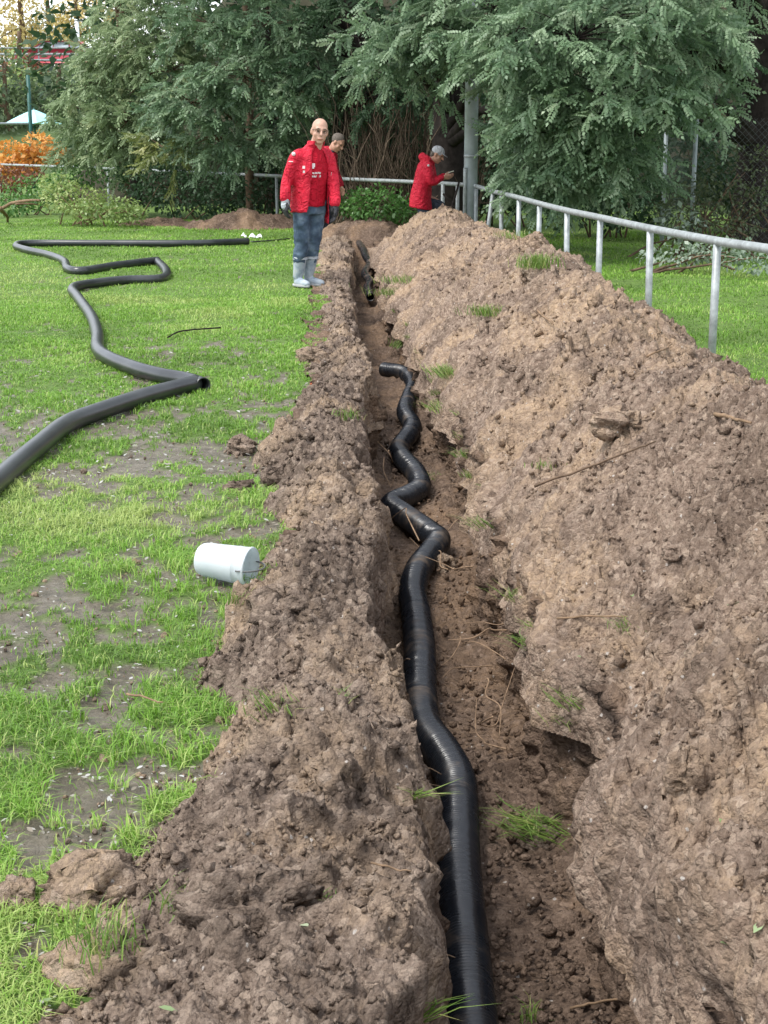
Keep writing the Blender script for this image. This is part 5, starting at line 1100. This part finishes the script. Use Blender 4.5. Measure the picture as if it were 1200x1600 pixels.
for k in range(4):
    c_ = sR+d_*(.075+.035*k)+unit(np.array([-.45, -.89, 0]))*.079; V, F = lm([c_-np.array([.022, -.008, 0]), c_+np.array([.020, -.006, -.004])], [.005, .005], 6); mk('badge', V, F, M['emblem'] if k == 0 else M['red'], jk, smooth=True)

# ---- man bending behind him
base2 = np.array([at_y(510, 360, 25.7)[0], 25.7, 0]); man2 = empty('person', tuple(base2)); tag(man2, 'man with short dark hair in red jacket bent forward behind the front man', 'person', 'three men in red jackets')
hc = np.array([.20, -.12, 1.50]); hp_, HL, HM = head_parts(hc, (.72, -.40, -.55), (.5, 0, .85), 1.12)
body = hp_+[lm([hc-HM[:, 2]*.06-HM[:, 1]*.03, (.08, -.05, 1.36), (.03, -.02, 1.28)], [.06, .062, .08]), lm([(.02, 0, 1.26), (-.03, .02, 1.05), (-.06, .03, .86)], [.11, .11, .12]), lm([(-.05, -.18, 1.26), (.02, -.24, 1.0), (.12, -.28, .78)], [.05, .04, .03]), lm([(.08, .18, 1.26), (.16, .18, 1.0), (.25, .05, .80)], [.05, .04, .03]),
            lm([(-.10, -.08, .86), (-.06, -.10, .46), (-.08, -.08, .06)], [.075, .05, .035]), lm([(0, .10, .86), (.03, .08, .46), (0, .10, .06)], [.075, .05, .035])]+hand((.12, -.28, .78), (.2, -.1, -1), (.6, 0, 0), (.3, -.9, 0), 1.0, .5)+hand((.25, .05, .80), (.3, -.2, -1), (-.4, -.5, 0), (.3, -.9, 0), 1.0, .5)
part(man2, 'body', solid(body, .011, 3), M['skin2'])
jk2 = [lm([(.04, -.03, 1.30), (.0, 0, 1.18), (-.04, .02, 1.0), (-.07, .03, .80)], [.155, .19, .19, .20]), lm([(-.05, -.19, 1.27), (.01, -.25, 1.0), (.10, -.28, .82)], [.085, .07, .055]), lm([(.07, .19, 1.27), (.16, .19, 1.0), (.24, .07, .84)], [.085, .07, .055]), lm([(.03, -.10, 1.385), (-.01, .0, 1.40), (.05, .09, 1.385)], [.05, .06, .05])]
part(man2, 'jacket', solid(jk2, .013, 3), M['darkred'], .009, 8, 51, .6)
V, F = lm([(.10, -.12, 1.36), (.15, -.06, 1.33)], [.035, .035]); mk('collar', V, F, M['trousers'], man2, smooth=True)
part(man2, 'trousers', solid([lm([(-.10, -.08, .88), (-.06, -.10, .46), (-.08, -.08, .08)], [.12, .085, .07]), lm([(0, .10, .88), (.03, .08, .46), (0, .10, .08)], [.12, .085, .07])], .014, 3), M['trousers'], .008, 9, 55)
for q in ((-.08, -.08, .05), (0, .10, .05)): V, F = lm([q, (q[0]+.14, q[1]-.06, .04)], [.055, .042]); mk('boot', V, F, M['glove'], man2, smooth=True)
hs_ = ball(HL(0, -.03, .05), np.array([.086, .098, .088])*1.12, 20, 14, HM); V, F = hs_; V = V+.008*vn3(V[:, 0]*40, V[:, 1]*40, V[:, 2]*40, 3)[:, None]; mk('hair', V, F, M['hair'], man2, smooth=True)
for sx in (-1, 1):
    V, F = ball(HL(sx*.032, .077, .006), np.array([.014, .008, .008]), 10, 8, HM); mk('eye', V, F, M['lens'], man2, smooth=True)
V, F = lm([HL(-.021, .088, -.066), HL(0, .0955, -.064), HL(.021, .088, -.066)], [.0035, .005, .0035], 8); mk('mouth', V, F, M['lip'], man2, smooth=True)

# ---- man with the grey cap at the corner
b3 = at_y(660, 360, 24.1); base3 = np.array([b3[0], 24.1, 0]); man3 = empty('person', tuple(base3)); tag(man3, 'man in grey cap and long hooded red jacket stooping over his hands beside the pole', 'person', 'three men in red jackets')
hc = np.array([.225, -.03, 1.335]); hp_, HL, HM = head_parts(hc, (.86, -.22, -.46), (.42, 0, .9), 1.0)
sN, sF_ = np.array([.07, -.17, 1.16]), np.array([.10, .15, 1.16]); eN, wN = np.array([.13, -.20, .92]), np.array([.315, -.14, 1.00]); eF, wF = np.array([.17, .16, .92]), np.array([.335, .03, 1.01])
body = hp_+[lm([hc-HM[:, 2]*.06-HM[:, 1]*.03, (.12, -.01, 1.23), (.08, 0, 1.16)], [.055, .06, .08]), lm([(.07, 0, 1.14), (.0, 0, .95), (-.04, 0, .72)], [.11, .12, .13]), lm([sN, eN, wN], [.05, .042, .03]), lm([sF_, eF, wF], [.05, .042, .03]),
            lm([(-.06, -.10, .70), (.04, -.12, .40), (-.02, -.10, .06)], [.09, .055, .04]), lm([(0, .10, .70), (.28, .08, .58), (.30, .08, .22)], [.09, .06, .04])]+hand(wN, (.95, .15, .12), (0, .8, .3), (0, .1, 1), .95, .45)+hand(wF, (.95, -.1, .1), (0, -.8, .3), (0, .1, 1), .95, .5)
part(man3, 'body', solid(body, .0105, 3), M['skin2'])
jr = [(np.array([-.03, 0, .53]), np.array([0, .21, 0]), np.array([.175, 0, -.03])), (np.array([-.035, 0, .66]), np.array([0, .22, 0]), np.array([.165, 0, -.02])), (np.array([-.015, 0, .85]), np.array([0, .215, 0]), np.array([.15, 0, -.02])), (np.array([.02, 0, 1.02]), np.array([0, .215, 0]), np.array([.14, 0, -.03])), (np.array([.05, 0, 1.14]), np.array([0, .20, 0]), np.array([.125, 0, -.05])), (np.array([.085, 0, 1.225]), np.array([0, .13, 0]), np.array([.095, 0, -.05])), (np.array([.12, 0, 1.275]), np.array([0, .085, 0]), np.array([.075, 0, -.04]))]
jk3 = [ringloft(jr, 36), lm([sN, (sN+eN)/2+[-.01, -.01, 0], eN, wN-[.02, 0, 0]], [.085, .08, .07, .052]), lm([sF_, eF, wF-[.02, 0, 0]], [.085, .07, .052]), lm([(.09, -.10, 1.27), (.0, -.05, 1.30), (-.015, .0, 1.31), (.0, .05, 1.30), (.09, .10, 1.27)], [.045, .06, .065, .06, .045])]
part(man3, 'jacket', solid(jk3, .012, 3), M['red'], .010, 8, 61, .55)
V, F = ball(sN+np.array([.01, -.083, .02]), (.018, .012, .018), 10, 8); mk('badge', V, F, M['emblem'], man3, smooth=True)
part(man3, 'trousers', solid([lm([(-.03, -.09, .66), (.03, -.11, .40), (-.02, -.10, .08)], [.095, .08, .065]), lm([(0, .09, .64), (.28, .08, .56), (.30, .08, .24)], [.10, .095, .07])], .014, 3), M['trousers'], .008, 9, 65)
for q in ((-.02, -.10, .05), (.30, .08, .20)): V, F = lm([q, (q[0]+.15, q[1]-.01, q[2]-.01)], [.055, .042]); mk('boot', V, F, M['glove'], man3, smooth=True)
Vc, Fc = ball(HL(0, -.014, .05), (.086, .104, .083), 24, 16, HM); mk('cap', Vc, Fc, M['capgrey'], man3, smooth=True)
br_ = []
for k in np.linspace(-1, 1, 9): br_.append([HL(.07*k, .075, .055), HL(.06*k, .150-.03*k*k, .042)])
Vc = np.array([x for y_ in zip(*br_) for x in y_]).reshape(-1, 3); Vc, Fc = thick(Vc, 2, 9, .008); mk('cap_brim', Vc, Fc, M['capgrey'], bpy.data.objects['cap'], smooth=False)
V, F = ball(HL(0, -.065, -.02), (.07, .045, .06), 16, 12, HM); mk('hair', V, F, M['hair'], man3, smooth=True)
for sx in (-1, 1):
    V, F = ball(HL(sx*.032, .077, .006), np.array([.014, .008, .008]), 10, 8, HM); mk('eye', V, F, M['lens'], man3, smooth=True)
V, F = lm([HL(-.021, .088, -.066), HL(0, .0955, -.064), HL(.021, .088, -.066)], [.0035, .005, .0035], 8); mk('mouth', V, F, M['lip'], man3, smooth=True)
V, F = box((.41, -.05, 1.075), (.13, .07, .012), np.array(Matrix.Rotation(R(-18), 3, 'Y'))); V = V+base3; o = mk('handset', V-base3-np.array([.41, -.05, 1.075]), F, M['phone']); o.location = base3+np.array([.41, -.05, 1.075]); tag(o, 'small pale object held in the hands of the stooping man', 'handset')
